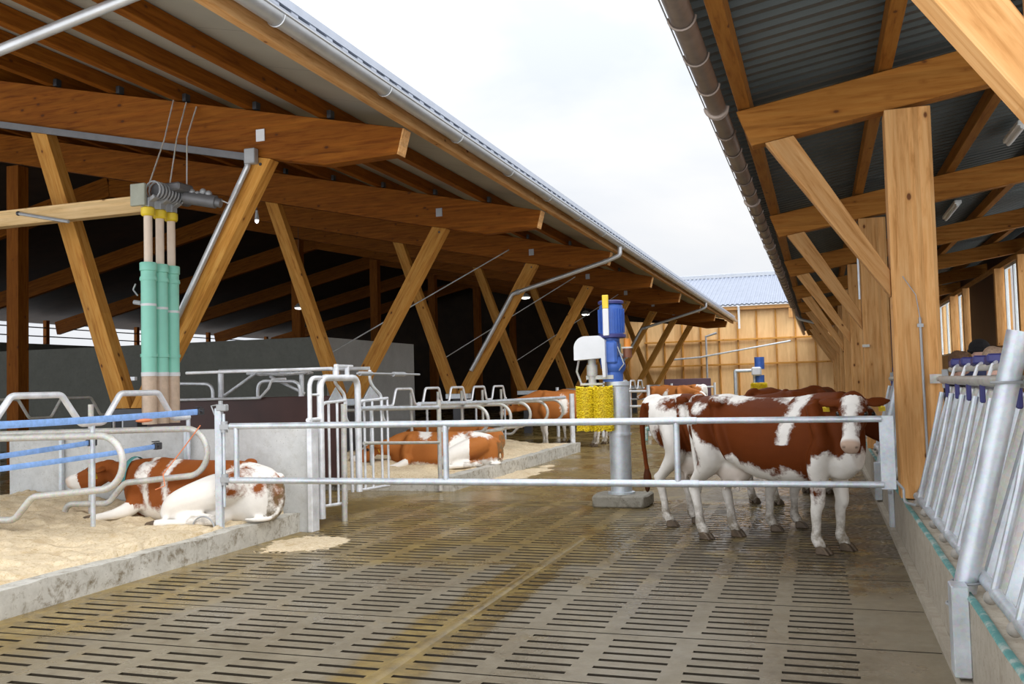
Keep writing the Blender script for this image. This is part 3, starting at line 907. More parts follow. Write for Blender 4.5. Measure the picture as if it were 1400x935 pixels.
for i, y in enumerate((13.8, 20.0, 26.1, 29.35, 35.6, 38.9, 44.5, 50.4, 56)):
    tag(timber('window_post', (5.0, y, 2.3), (5.0, y, 4.5), .2, .42, M['spruce'], up=V((1, 0, 0))), 'timber post between the windows of the right barn', 'post', 'posts between the right barn windows', 'thing')
o = MB().box((5.02, 32.5, 3.4), (.08, 5.6, 2.18)).build('wall_right_boards', M['brown_panel'])
structure(o, 'dark boarded bay between the right barn windows', 'wall')
structure(MB().box((3.2, 56.9, 2.5), (4.6, .12, 5.0)).build('wall_right_end', M['brown_panel']), 'dark end wall of the right barn', 'wall')

# kerb of the feed alley
o = rough_box('kerb_right', .64, .80, 2.9, 57, .455, M['concrete_feed'], step=.16, amp=.004, seed=9)
structure(o, 'pale concrete kerb wall below the feed fence', 'kerb')
structure(rough_box('kerb_right_foot', .585, .64, 2.9, 57, .06, M['concrete_feed'], step=.12, amp=.006, seed=12), 'low concrete toe along the foot of the feed kerb', 'kerb')
structure(MB().box((3.0, 29.9, .07), (4.4, 54, .14)).build('floor_feed_alley', M['alley']), 'raised concrete feed alley behind the feed fence', 'floor')
mb = MB()
pts = []
y = 3.1
while y < 30:
    pts.append((.650 + rnd.uniform(-.004, .004), y, .462 + rnd.uniform(-.006, .006))); y += .35
mb.sweep(pts, (.020, .014), 8)
tag(mb.build('kerb_strip', M['teal']), 'teal rubber strip worn pale along the feed kerb edge', 'strip', kind='thing')
# ================================================================== CATTLE
def section_loft(mb, secs, seg=28):
    """secs: (x, y, ztop, zbot, halfwidth, widest(0..1), topsharp) across the body"""
    rings = []
    for x, y, zt, zb, hw, wl, ts in secs:
        zc = zb + (zt - zb) * wl
        ring = []
        for k in range(seg):
            a = 2 * math.pi * k / seg
            c, s_ = math.cos(a), math.sin(a)
            p = ts if s_ > 0 else .85
            yy = hw * (abs(c) ** p) * (1 if c > 0 else -1)
            zz = zc + ((zt - zc) if s_ > 0 else (zc - zb)) * (abs(s_) ** .95) * (1 if s_ > 0 else -1)
            ring.append(mb.bm.verts.new((x, y + yy, zz)))
        rings.append(ring)
    for a, b in zip(rings, rings[1:]):
        for k in range(seg):
            mb.bm.faces.new((a[k], a[(k + 1) % seg], b[(k + 1) % seg], b[k]))
    mb.bm.faces.new(rings[0][::-1]); mb.bm.faces.new(rings[-1])

def smooth_pts(pts, rad, n=4):
    """Catmull-Rom through joints, radii too"""
    pts = [V(p) for p in pts]
    rad = [r if isinstance(r, tuple) else (r, r) for r in rad]
    P, R = [], []
    N = len(pts)
    for i in range(N - 1):
        p0, p1, p2, p3 = pts[max(0, i - 1)], pts[i], pts[i + 1], pts[min(N - 1, i + 2)]
        r0, r1, r2, r3 = rad[max(0, i - 1)], rad[i], rad[i + 1], rad[min(N - 1, i + 2)]
        for k in range(n):
            t = k / n
            f = lambda a, b, c, d: .5 * ((2 * b) + (c - a) * t + (2 * a - 5 * b + 4 * c - d) * t * t + (3 * b - a - 3 * c + d) * t ** 3)
            P.append(V([f(p0[j], p1[j], p2[j], p3[j]) for j in range(3)]))
            R.append(tuple(max(.008, f(r0[j], r1[j], r2[j], r3[j])) for j in range(2)))
    P.append(pts[-1]); R.append(rad[-1])
    return P, R

def limb(mb, pts, rad, seg=14, n=4, up=V((0, 1, 0)), caps=True):
    P, R = smooth_pts(pts, rad, n)
    mb.sweep(P, R, seg, up=up)
    if caps:
        mb.ball(P[0], min(R[0]) * .96, 12); mb.ball(P[-1], min(R[-1]) * .96, 12)

def head_frame(d, roll_up=ZUP):
    d = V(d).normalized()
    s = roll_up.cross(d)
    s.normalize()                 # to the animal's left
    u = d.cross(s)                # top of the head
    return d, s, u

# cow head sections along the face: distance from poll, half width, half height, drop
HEAD = [(-.03, .075, .075, .01), (.02, .105, .105, 0), (.10, .118, .125, -.02), (.19, .112, .130, -.035), (.27, .088, .112, -.045),
        (.35, .074, .090, -.05), (.42, .076, .078, -.05), (.475, .086, .078, -.05), (.51, .076, .066, -.05), (.525, .045, .04, -.05)]

def make_head(mb, poll, d, ear=1.0):
    d, s, u = head_frame(d)
    rings = []
    seg = 20
    for t, w, h, dr in HEAD:
        c = poll + d * t + u * dr
        ring = []
        for k in range(seg):
            a = 2 * math.pi * k / seg
            cs, sn = math.cos(a), math.sin(a)
            wv = w * (1.0 if sn > 0 else .84)
            ring.append(mb.bm.verts.new(c + s * (wv * math.copysign(abs(cs) ** .8, cs)) + u * (h * math.copysign(abs(sn) ** .8, sn))))
        rings.append(ring)
    for a, b in zip(rings, rings[1:]):
        for k in range(seg):
            mb.bm.faces.new((a[k], a[(k + 1) % seg], b[(k + 1) % seg], b[k]))
    mb.bm.faces.new(rings[0][::-1]); mb.bm.faces.new(rings[-1])
    # brow ridges, nostril rims, lower jaw, poll tuft
    for q in (-1, 1):
        mb.ball(poll + d * .17 + s * (q * .085) + u * .035, .040, 10)
        mb.ball(poll + d * .49 + s * (q * .045) - u * .02, .030, 10)
        # ears: flattened leaf shapes pointing sideways and a little back
        root = poll + d * .045 + s * (q * .10) + u * .015
        tip = root + (s * q * .20 - d * .055 - u * .035) * ear
        P = [root, root.lerp(tip, .3), root.lerp(tip, .65), tip]
        mb.sweep(P, [(.028, .03), (.026, .060), (.022, .056), (.010, .016)], 12, up=d)
    mb.ball(poll - d * .01 + u * .05, (.055, .055, .045), 10)
    limb(mb, [poll + d * .18 - u * .12, poll + d * .33 - u * .125, poll + d * .46 - u * .105], [.055, .045, .042], 12)
    return d, s, u

def finish(mb, voxel, sm=8):
    bmesh.ops.recalc_face_normals(mb.bm, faces=mb.bm.faces)
    me = bpy.data.meshes.new('tmp'); mb.bm.to_mesh(me); mb.bm.free()
    o = link(bpy.data.objects.new('tmp', me))
    r = o.modifiers.new('r', 'REMESH'); r.mode = 'VOXEL'; r.voxel_size = voxel; r.use_smooth_shade = True
    s = o.modifiers.new('s', 'SMOOTH'); s.factor = .5; s.iterations = sm
    dg = bpy.context.evaluated_depsgraph_get(); dg.update()
    out = bpy.data.meshes.new_from_object(o.evaluated_get(dg))
    bpy.data.objects.remove(o); bpy.data.meshes.remove(me)
    for p in out.polygons: p.use_smooth = True
    return out

def paint(me, fn):
    """fn(co) -> dict of attribute values per vertex"""
    n = len(me.vertices)
    names = ('patch', 'pink', 'dirt', 'dark')
    arr = {k: [0.0] * n for k in names}
    for i, v in enumerate(me.vertices):
        for k, x in fn(v.co).items(): arr[k][i] = x
    for k in names:
        at = me.attributes.new(k, 'FLOAT', 'POINT'); at.data.foreach_set('value', arr[k])

def blob(p, c, r):
    """positive inside an ellipsoid, roughly in metres"""
    q = V(((p[0] - c[0]) / r[0], (p[1] - c[1]) / r[1], (p[2] - c[2]) / r[2])).length
    return (1 - q) * min(r)

def sst(a, b, x):
    t = max(0, min(1, (x - a) / (b - a)))
    return t * t * (3 - 2 * t)

def standing_cow(name, label, loc, rz, poll, hd, pattern, mat, group=None, voxel=.017, legs=None, scale=1.0, neck=None, tail_side=.06, udder=True, tag_ear=True, blaze=.055, face_brown=True, tail_z=.38):
    """local frame: x forward, y to the animal's left, z up, standing on z = 0"""
    mb = MB()
    section_loft(mb, [
        (-.84, 0, 1.29, 1.10, .085, .5, 1.0), (-.80, 0, 1.345, .95, .165, .55, 1.1), (-.70, 0, 1.385, .83, .225, .58, 1.15), (-.55, 0, 1.405, .76, .255, .62, 1.2),
        (-.40, 0, 1.415, .72, .262, .62, 1.25), (-.25, 0, 1.39, .68, .265, .50, 1.35), (-.05, 0, 1.375, .615, .305, .45, 1.45), (.15, 0, 1.37, .585, .325, .44, 1.45),
        (.35, 0, 1.38, .585, .305, .45, 1.5), (.50, 0, 1.40, .615, .265, .47, 1.6), (.62, 0, 1.42, .645, .235, .5, 1.65), (.74, 0, 1.39, .655, .215, .48, 1.45),
        (.86, 0, 1.33, .67, .19, .42, 1.2), (.95, 0, 1.26, .74, .125, .45, 1.05)])
    # hook bones, pin bones, tail head, shoulder blades, brisket
    for q in (-1, 1):
        mb.ball((-.40, q * .215, 1.335), (.085, .06, .06), 12)
        mb.ball((-.80, q * .10, 1.29), (.06, .05, .05), 12)
        limb(mb, [(.62, q * .14, 1.30), (.72, q * .19, 1.05), (.76, q * .185, .90)], [(.07, .10), (.075, .12), (.07, .10)])
        limb(mb, [(-.40, q * .16, 1.26), (-.30, q * .22, .98), (-.24, q * .20, .80)], [(.06, .10), (.06, .12), (.05, .08)])
    mb.ball((.78, 0, .74), (.12, .14, .10), 14)
    # neck
    poll = V(poll)
    d, s, u = head_frame(hd)
    nk = V(neck) if neck else None
    base = V((.70, 0, 1.16)); back = poll - d * .0 - u * .03
    mid = nk or (base.lerp(back, .52) + V((.02, 0, .0)))
    P, R = smooth_pts([base, base.lerp(mid, .55), mid, back], [(.185, .27), (.145, .225), (.115, .175), (.092, .120)], 5)
    mb.sweep(P, R, 18)
    limb(mb, [(.90, 0, .86), base.lerp(mid, .6) - V((0, 0, .22)), mid - V((0, 0, .17)), back + d * .12 - u * .14], [.07, .05, .045, .05], 10)   # throat and dewlap
    make_head(mb, poll, hd)
    # legs
    L = dict(fl=(.62, .02), fr=(.62, -.02), hl=(-.62, .05), hr=(-.62, -.05))
    if legs: L.update(legs)
    hooves = []
    for key, q in (('fl', 1), ('fr', -1)):
        fx, dy = L[key]
        y = q * .15 + dy * 0 + (dy if legs and key in legs else 0)
        limb(mb, [(.74, q * .175, .98), (.66, q * .18, .80), ((.66 + fx) / 2 - .0, (q * .17 + y) / 2, .63), (fx + .02, y, .44), (fx, y, .39), (fx - .005, y, .22), (fx - .01, y, .13), (fx + .035, y, .065)],
             [(.10, .15), (.092, .13), (.072, .086), (.060, .064), (.052, .054), (.040, .044), (.050, .051), (.050, .055)])
        hooves.append((fx + .06, y, key))
    for key, q in (('hl', 1), ('hr', -1)):
        fx, dy = L[key]
        y = q * .16 + (dy if legs and key in legs else 0)
        limb(mb, [(-.56, q * .15, 1.12), (-.50, q * .175, .92), (-.50, q * .175, .76), (fx - .02, (q * .17 + y) / 2, .60), (fx - .09, y, .50), (fx - .07, y, .40), (fx - .04, y, .24), (fx - .03, y, .13), (fx + .015, y, .065)],
             [(.12, .20), (.12, .22), (.108, .165), (.064, .098), (.052, .070), (.045, .057), (.041, .046), (.051, .053), (.052, .056)])
        mb.ball((fx - .125, y, .525), (.035, .03, .045), 10)
        hooves.append((fx + .04, y, key))
    if udder:
        mb.ball((-.36, 0, .68), (.20, .135, .15), 18)
        mb.ball((-.50, 0, .74), (.12, .13, .14), 14)
        for tx in (-.27, -.43):
            for q in (-1, 1):
                limb(mb, [(tx, q * .07, .58), (tx + .005, q * .078, .485)], [.027, .016], 8, 2)
    # tail
    tz = tail_z
    limb(mb, [(-.74, 0, 1.37), (-.85, tail_side * .3, 1.34), (-.905, tail_side * .7, 1.18), (-.90, tail_side, .90), (-.87, tail_side, .62), (-.865, tail_side, tz + .12), (-.87, tail_side, tz - .02)],
         [.05, .045, .037, .031, .029, .052, .028], 10)
    me = finish(mb, voxel)
    def fn(co):
        x, y, z = co
        r = dict(patch=pattern(x, y, z), pink=0.0, dirt=0.0, dark=0.0)
        h = co - poll
        hx, hy, hz = h.dot(d), h.dot(s), h.dot(u)
        near_head = hx > -.02 and hx < .6 and abs(hz + .03) < .24 and abs(hy) < .40 and h.length < .62
        if near_head:
            if face_brown:
                w = blaze * (1.5 - 2.6 * max(0, hx - .05) if hx < .28 else .90 + (hx - .28) * 2.2)
                front = hz > -.02 + .0 * hx
                pv = abs(hy) - w
                if not front: pv = .1
                if hx < .035: pv = .1
                if hx > .43: pv = -.1 if hz > -.10 else .1
                r['patch'] = pv
            r['pink'] = sst(.45, .49, hx) * .9
            for q in (-1, 1):
                dd = (co - (poll + d * .505 + s * (q * .044) - u * .022)).length
                r['dark'] = max(r['dark'], 1 - sst(.010, .020, dd))
            if hx > .43 and -.12 < hz + .0 < -.095: r['dark'] = max(r['dark'], .55)
            ex = abs(hy) > .17 and hx < .12
            if ex: r['patch'] = .2
        if udder and -.62 < x < -.15 and abs(y) < .16:
            r['pink'] = max(r['pink'], (1 - sst(.66, .76, z)) * sst(.44, .47, z) * .42)
        if z < .5: r['dirt'] = (1 - sst(.10, .5, z)) * .85
        if x < -.83 and z < tz + .22: r['patch'] = .15; r['dark'] = max(r['dark'], .55)
        return r
    paint(me, fn)
    me.name = name + '_body'; me.materials.append(mat)
    root = thing(name, label, 'cow', loc, group, rz)
    root.scale = (scale,) * 3
    b = link(bpy.data.objects.new('body', me)); b.parent = root
    def child(nm, m, mbx):
        bmesh.ops.recalc_face_normals(mbx.bm, faces=mbx.bm.faces)
        mm = bpy.data.meshes.new(nm); mbx.bm.to_mesh(mm); mbx.bm.free()
        for p in mm.polygons: p.use_smooth = True
        mm.set_sharp_from_angle(angle=math.radians(40)); mm.materials.append(m)
        oo = link(bpy.data.objects.new(nm, mm)); oo.parent = root
        return oo
    for hx, hy, key in hooves:
        m2 = MB()
        for q in (-1, 1):
            yy = hy + q * .029
            m2.prism([(hx - .055, yy - .026, .0), (hx + .075, yy - .024, .0), (hx + .030, yy - .024, .055), (hx - .015, yy - .022, .080), (hx - .055, yy - .022, .07)], (0, .048, 0), bev=.009)
        child('hoof', M['hoof'], m2)
    for q in (-1, 1):
        child('eye', M['eye'], MB().ball(poll + d * .185 + s * (q * .106) + u * .028, .024, 12))
    if tag_ear:
        for q in (-1, 1):
            c = poll + d * .015 + s * (q * .225) - u * .055 + d * .035
            m2 = MB(); rot = Matrix((s, u, d)).transposed()
            m2.box(c, (.055, .06, .006), rot, bev=.004)
            m2.ball(c + u * .03 + d * .006, .010, 8)
            child('ear_tag', M['tag_yellow'], m2)
    return root

# --- the cow standing behind the gate with its face to the camera
def pat_gate(x, y, z):
    n = .06 * noise.noise(V((x * 3.1, y * 3.1, z * 3.1))) + .055 * noise.noise(V((x * 8.5, y * 8.5, z * 5)))
    edge = .78 - .07 * sst(-.25, .35, x) + .02 * math.sin(x * 22) + n
    if x < -.25: edge = .78 + (-.25 - x) * .9
    p = z - edge
    if x > .45: p = max(p, -.02 + (z - (.84 - .0 * x)))
    # white shoulder stripe, white line along the back, white thigh
    stripe = .062 - abs((x - .40) - (z - 1.1) * .22) - max(0, 1.02 - z) * .45
    p = min(p, -stripe if z > .95 else p)
    if x < .35: p = min(p, 1.358 + .035 * math.sin(x * 9 + 1) - z + (.03 if x < -.3 else 0))
    p = max(p, blob((x, y, z), (-.70, y, .98), (.09, 1, .13)))
    p = max(p, blob((x, y, z), (-.58, -.2, .82), (.05, .3, .10)))
    p = min(p, -blob((x, y, z), (-.62, y, 1.27), (.07, 1, .05)))
    # chest and fore legs white, brown streak down one leg
    if x > .50 and z < .86: p = min(p, z - (.80 + n))
    if x > .66: p = min(p, max(z - (.86 + n + .02 * math.sin(y * 40)), -.2))
    p = max(p, blob((x, y, z), (.57, -.2, .70), (.055, .12, .20)))
    p = max(p, blob((x, y, z), (.66, -.17, .55), (.03, .06, .06)))
    if z < .52: p = min(p, -.05)
    p = max(p, blob((x, y, z), (.52, -.2, .74), (.065, .12, .20)))
    p = max(p, blob((x, y, z), (.64, -.17, .53), (.035, .06, .07)))
    return p
GATECOW = standing_cow('standing_cow', 'red and white cow behind the gate facing the camera with a white blaze', (-.52, 9.10, 0), math.radians(-31),
    (.99, -.14, 1.345), V((.36, -.86, -.92)), pat_gate, M['cow'], legs=dict(fl=(.66, .0), fr=(.60, .0), hl=(-.50, .0), hr=(-.64, .0)), voxel=.015, neck=(.93, -.06, 1.24))

def pat_second(x, y, z):
    n = .06 * noise.noise(V((x * 3 + 9, y * 3, z * 3)))
    p = -.2
    if x > -.45: p = z - (.80 + n)
    p = max(p, blob((x, y, z), (-.52, -.1, 1.30), (.13, .3, .07)))
    p = max(p, blob((x, y, z), (-.66, -.2, .93), (.07, .2, .13)))
    if x < -.79 : p = .1 if z < 1.32 else -.1
    if x > -.50 and x < -.40: p = min(p, .3)
    p = min(p, -blob((x, y, z), (-.36, -.2, 1.22), (.06, .3, .07)))
    p = max(p, blob((x, y, z), (.62, -.17, .62), (.09, .14, .22)))
    if z < .45: p = -.1
    return p
standing_cow('standing_cow', 'white rumped cow standing directly behind the cow at the gate', (-.98, 10.08, 0), math.radians(-9),
    (1.25, .22, 1.25), V((.8, .6, -.7)), pat_second, M['cow'], legs=dict(hr=(-.60, 0), hl=(-.42, 0), fr=(.47, .0), fl=(.66, 0)), voxel=.018, tail_side=-.05)

def pat_third(x, y, z):
    p = z - (.72 + .08 * noise.noise(V((x * 3 + 30, y * 3, z * 3))))
    if -.2 < x < .05: p = min(p, abs(x + .08) - .05 + (1.2 - z) * .3)
    if z < .3: p = -.1
    return p
standing_cow('standing_cow', 'dark red cow mostly hidden at the back of the group by the gate', (-.42, 12.5, 0), math.radians(62),
    (1.22, .1, 1.30), V((.9, .3, -.6)), pat_third, M['cow'], voxel=.022, scale=1.02)

def pat_far(x, y, z):
    p = z - (.66 + .10 * noise.noise(V((x * 2.5 + 50, y * 2.5, z * 2.5))))
    p = min(p, -blob((x, y, z), (.2, y, 1.05), (.09, 1, .20)))
    if z < .55: p = -.1
    return p
fc = standing_cow('standing_cow', 'brown cow standing just beyond the far straw bed left of the yellow brush', (-5.85, 22.0, 0), math.radians(-152),
    (1.30, .0, 1.15), V((1, .1, -.6)), pat_far, M['cow_light'], voxel=.026)
def pat_far2(x, y, z):
    p = z - (.74 + .12 * noise.noise(V((x * 2.5 + 80, y * 2.5, z * 2.5))))
    if x < -.5: p = min(p, blob((x, y, z), (-.6, y, 1.15), (.15, 1, .2)))
    if z < .55: p = -.1
    return p
fc2 = standing_cow('standing_cow', 'brown cow behind the far straw bed beside a galvanised post', (-5.75, 23.4, 0), math.radians(160),
    (1.30, .1, 1.2), V((1, .2, -.5)), pat_far2, M['cow_light'], voxel=.03)
for (x, y, a, lb) in ((-4.75, 30.0, -30, 'distant cow between the brush column and the white rumped cow'),
                      (-4.9, 35.0, 175, 'distant brown cow farthest away near the far pens')):
    dup(fc if a < 100 else fc2, (x, y, 0), math.radians(a), lb)

# --- lying cows
def lying_cow(name, label, loc, rz, pattern, mat, poll=(1.22, .05, .56), hd=V((1, -.1, -.22)), voxel=.016, collar=True, scale=1.0, tilt_head=None, tag_ear=True):
    mb = MB()
    section_loft(mb, [
        (-.90, .02, .36, .10, .10, .5, 1.0), (-.86, .02, .46, .03, .20, .5, 1.0), (-.76, .01, .535, -.03, .28, .48, 1.05), (-.60, 0, .575, -.05, .325, .45, 1.1), (-.40, 0, .60, -.05, .345, .42, 1.15),
        (-.15, 0, .60, -.05, .37, .40, 1.15), (.10, 0, .60, -.05, .38, .40, 1.15), (.35, 0, .61, -.05, .35, .42, 1.2), (.55, 0, .63, -.05, .30, .45, 1.3),
        (.72, 0, .62, -.03, .24, .48, 1.3), (.85, 0, .58, .04, .19, .5, 1.2), (.95, 0, .52, .12, .13, .5, 1.1)])
    for q in (-1, 1):
        mb.ball((-.42, q * .20, .555), (.08, .06, .05), 12)
        mb.ball((-.84, q * .10, .42), (.06, .05, .05), 12)
        limb(mb, [(.60, q * .17, .52), (.68, q * .22, .32), (.70, q * .22, .16)], [(.08, .10), (.09, .13), (.07, .1)])
    poll = V(poll); d, s, u = head_frame(hd)
    base = V((.72, 0, .40)); mid = base.lerp(poll - u * .04, .55)
    P, R = smooth_pts([base, base.lerp(mid, .55), mid, poll - u * .04], [(.18, .22), (.145, .19), (.115, .15), (.09, .115)], 5)
    mb.sweep(P, R, 18)
    make_head(mb, poll, hd)
    # near hind leg folded out sideways, far one tucked
    limb(mb, [(-.62, .20, .38), (-.42, .34, .32), (-.10, .50, .22), (-.02, .55, .13)], [(.17, .20), (.18, .20), (.13, .14), (.09, .09)])
    limb(mb, [(-.02, .52, .12), (-.30, .52, .09), (-.54, .52, .075), (-.58, .52, .07)], [(.085, .08), (.062, .07), (.05, .06), (.045, .045)])
    limb(mb, [(-.57, .52, .07), (-.40, .58, .06), (-.14, .65, .055), (-.06, .67, .05), (.02, .69, .045)], [(.05, .055), (.04, .045), (.038, .04), (.045, .045), (.045, .045)])
    limb(mb, [(-.50, -.24, .28), (-.15, -.34, .16), (-.45, -.36, .08)], [(.15, .16), (.10, .11), (.05, .05)])
    # fore legs: near one stretched out, far one folded under
    limb(mb, [(.68, .20, .26), (.66, .33, .14), (.76, .42, .09), (.86, .47, .07), (.95, .50, .05), (1.0, .51, .045)], [(.09, .11), (.075, .085), (.062, .06), (.045, .045), (.045, .045), (.045, .045)])
    limb(mb, [(.68, -.20, .26), (.90, -.27, .10), (.70, -.32, .05)], [(.09, .11), (.06, .065), (.045, .045)])
    mb.ball((-.40, .30, .07), (.16, .14, .10), 14)
    limb(mb, [(-.84, .0, .46), (-.93, .02, .36), (-.96, .05, .18), (-.93, .12, .07), (-.86, .22, .045), (-.74, .32, .06)], [.04, .036, .028, .024, .028, .018], 10)
    me = finish(mb, voxel)
    def fn(co):
        x, y, z = co
        r = dict(patch=pattern(x, y, z), pink=0.0, dirt=0.0, dark=0.0)
        h = co - poll
        hx, hy, hz = h.dot(d), h.dot(s), h.dot(u)
        if -.02 < hx < .6 and h.length < .62 and abs(hy) < .4 and abs(hz) < .22:
            pv = .1 if hx < .36 else .36 - hx
            if hz > .05 and abs(hy) < .05 and hx > .03: pv = -.05
            r['patch'] = pv
            r['pink'] = sst(.44, .49, hx) * .6
            if abs(hy) > .17 and hx < .12: r['patch'] = .2
        if x < -.80 and z < .40 and abs(y) < .16: r['dirt'] = .9
        if y > .5 and z < .12 and x < -.3: r['dirt'] = .5
        return r
    paint(me, fn)
    me.materials.append(mat)
    root = thing(name, label, 'cow', loc, None, rz); root.scale = (scale,) * 3
    b = link(bpy.data.objects.new('body', me)); b.parent = root
    def child(nm, m, mbx):
        bmesh.ops.recalc_face_normals(mbx.bm, faces=mbx.bm.faces)
        mm = bpy.data.meshes.new(nm); mbx.bm.to_mesh(mm); mbx.bm.free()
        for p in mm.polygons: p.use_smooth = True
        mm.set_sharp_from_angle(angle=math.radians(40)); mm.materials.append(m)
        oo = link(bpy.data.objects.new(nm, mm)); oo.parent = root
    for hx, hy, a in ((.06, .695, 0), (1.04, .515, 0)):
        m2 = MB()
        for q in (-1, 1):
            m2.prism([(hx - .05, hy + q * .027 - .024, .012), (hx + .075, hy + q * .027 - .022, .012), (hx + .03, hy + q * .027 - .022, .065), (hx - .05, hy + q * .027 - .02, .085)], (0, .044, 0), bev=.008)
        child('hoof', M['hoof'], m2)
    for q in (-1, 1):
        child('eye', M['eye'], MB().ball(poll + d * .185 + s * (q * .106) + u * .028, .024, 12))
        if tag_ear:
            c = poll + d * .05 + s * (q * .235) - u * .05
            m2 = MB(); m2.box(c, (.055, .06, .006), Matrix((s, u, d)).transposed(), bev=.004)
            child('ear_tag', M['tag_yellow'], m2)
    if collar:
        c = base.lerp(mid, .72); ax = (mid - base).normalized()
        dd, ss, uu = frame_from(ax)
        ring = [c + ss * (.155 * math.cos(2 * math.pi * k / 24)) + uu * (.205 * math.sin(2 * math.pi * k / 24)) for k in range(24)]
        m2 = MB(); m2.sweep(ring, (.006, .028), 8, up=ax, closed=True)
        m2.box(c - uu * .22, (.06, .05, .07), Matrix((dd, ss, uu)).transposed(), bev=.01)
        child('neck_band', M['collar_teal'], m2)
    return root

def pat_lying(x, y, z):
    n = .05 * noise.noise(V((x * 3.3, y * 3.3, z * 3.3)))
    p = x - (-.42 + n + (.42 - z) * .75)                     # brown in front of the white hindquarter
    for xc, k in ((.52, .28), (.22, .38)):                   # two white girth stripes
        p = min(p, abs((x - xc) + (.35 - z) * k + n * .6) - .040 - .03 * max(0, .3 - z))
    p = min(p, z - (.13 + n * .6) if x < .60 else p)
    if y > .38 or (x > .60 and z < .18 and y > .2): p = min(p, -.1)
    p = max(p, blob((x, y, z), (-.62, .2, .47), (.095, .25, .075)))
    p = max(p, blob((x, y, z), (-.64, .3, .33), (.08, .25, .06)))
    p = max(p, blob((x, y, z), (-.82, .16, .36), (.055, .16, .075)))
    p = max(p, blob((x, y, z), (-.92, .0, .30), (.07, .12, .17)))
    if y > .26 and x < -.05 and z < .2: p = -.1
    return p
lying_cow('lying_cow', 'red and white cow lying on the straw inside the nearest cubicle', (-6.35, 8.52, .20), math.radians(180 - 3), pat_lying, M['cow_mid'], scale=1.05, poll=(1.26, -.02, .50), hd=V((1, .25, -.20)))
def pat_lying2(x, y, z):
    n = .05 * noise.noise(V((x * 3.3 + 20, y * 3.3, z * 3.3)))
    p = .1
    p = min(p, -blob((x, y, z), (-.20 + (.3 - z) * .3, .3, .25), (.20, .4, .35)))
    p = min(p, -blob((x, y, z), (-.60, .1, .56), (.20, .3, .09)))
    p = min(p, -blob((x, y, z), (.35, .0, .58), (.10, .4, .12)))
    p = min(p, z - .10 + n)
    if y > .4 and x > -.4: p = -.1
    return p
lying_cow('lying_cow', 'light red and white cow lying on the straw beyond the passage', (-6.15, 14.85, .18), math.radians(180 + 20), pat_lying2, M['cow_light'], poll=(1.16, .24, .40), hd=V((.95, .35, -.42)), voxel=.02, collar=False)
def pat_lying3(x, y, z):
    p = .1
    p = min(p, -blob((x, y, z), (.5, .0, .5), (.12, .4, .2)))
    return p
lying_cow('lying_cow', 'brown cow lying deeper on the far straw bed behind the light red cow', (-6.9, 17.78, .22), math.radians(178), pat_lying3, M['cow_light'], voxel=.028, scale=.86, collar=False)
# ================================================================== ALLEY GATE
GY = 7.88
gate = thing('alley_gate', 'galvanised two rail gate across the alley in front of the cows', 'gate', (-2.6, GY, 0))
zt, zb = 1.213, .688
MB().tube([(-5.57, GY, zt + .003), (-1.0, GY, zt)], .031, 14).build('top_rail', M['galv'], gate)
MB().tube([(-1.05, GY, zt), (.44, GY, zt - .004)], .026, 14).build('top_rail', M['galv'], gate)
MB().tube([(-5.57, GY, zb - .004), (-1.0, GY, zb)], .031, 14).build('bottom_rail', M['galv'], gate)
MB().tube([(-1.05, GY, zb), (.44, GY, zb + .006)], .026, 14).build('bottom_rail', M['galv'], gate)
for x in (-5.50, -3.27, -1.17):
    MB().tube([(x, GY, zb), (x, GY, zt)], .027, 12).build('upright', M['galv'], gate)
mb = MB().box((.475, GY, .945), (.11, .012, .58), bev=.003).box((.475, GY + .03, .945), (.012, .06, .58), bev=.003)
mb.cyl((.49, GY - .012, 1.18), (.49, GY, 1.18), .012).cyl((.49, GY - .012, 1.13), (.49, GY, 1.13), .012)
mb.build('end_plate', M['galv'], gate)
MB().tube([(.53, GY, .72), (.58, GY, .66), (.58, GY - .02, .56), (.66, GY - .02, .54)], .010, 8, .03).build('latch_chain', M['steel_grey'], gate)
# bracket post carrying the gate end
r = thing('bracket_post', 'short galvanised bracket post bolted to the feed kerb below the gate end', 'post', (.62, 9.95, .05))
MB().box((.615, 9.95, .26), (.05, .12, .42), bev=.006).build('channel', M['galv'], r)
MB().box((.60, 9.95, .40), (.03, .16, .03), bev=.004).build('strap_iron', M['steel_grey'], r)
# gate post on the straw bed
r = thing('hinge_post', 'galvanised hinge post at the left end of the alley gate', 'post', (-5.69, GY, .2))
MB().box((-5.70, GY, .80), (.075, .06, 1.20), bev=.008).build('post_tube', M['galv'], r)
MB().tube([(-5.645, GY, .42), (-5.645, GY, 1.34)], .014, 10).build('hinge_pin', M['galv'], r)
for z in (1.21, .69):
    MB().cyl((-5.64, GY, z - .055), (-5.64, GY, z + .055), .034).box((-5.62, GY - .03, z), (.10, .012, .05)).build('hinge_clamp', M['steel_grey'], r)
MB().box((-5.66, GY, 1.40), (.11, .07, .07), bev=.01).cyl((-5.68, GY, 1.40), (-5.68, GY, 1.47), .022).tube([(-5.75, GY, 1.33), (-5.79, GY, 1.42), (-5.72, GY, 1.43)], .008, 6).build('latch', M['steel_grey'], r)
MB().tube([(-5.86 + .13 * math.cos(a) , GY - .05, .20 + .13 * math.sin(a)) for a in [.1 + (math.pi - .2) * k / 12 for k in range(13)]], .009, 8).build('base_loop', M['steel_grey'], r)

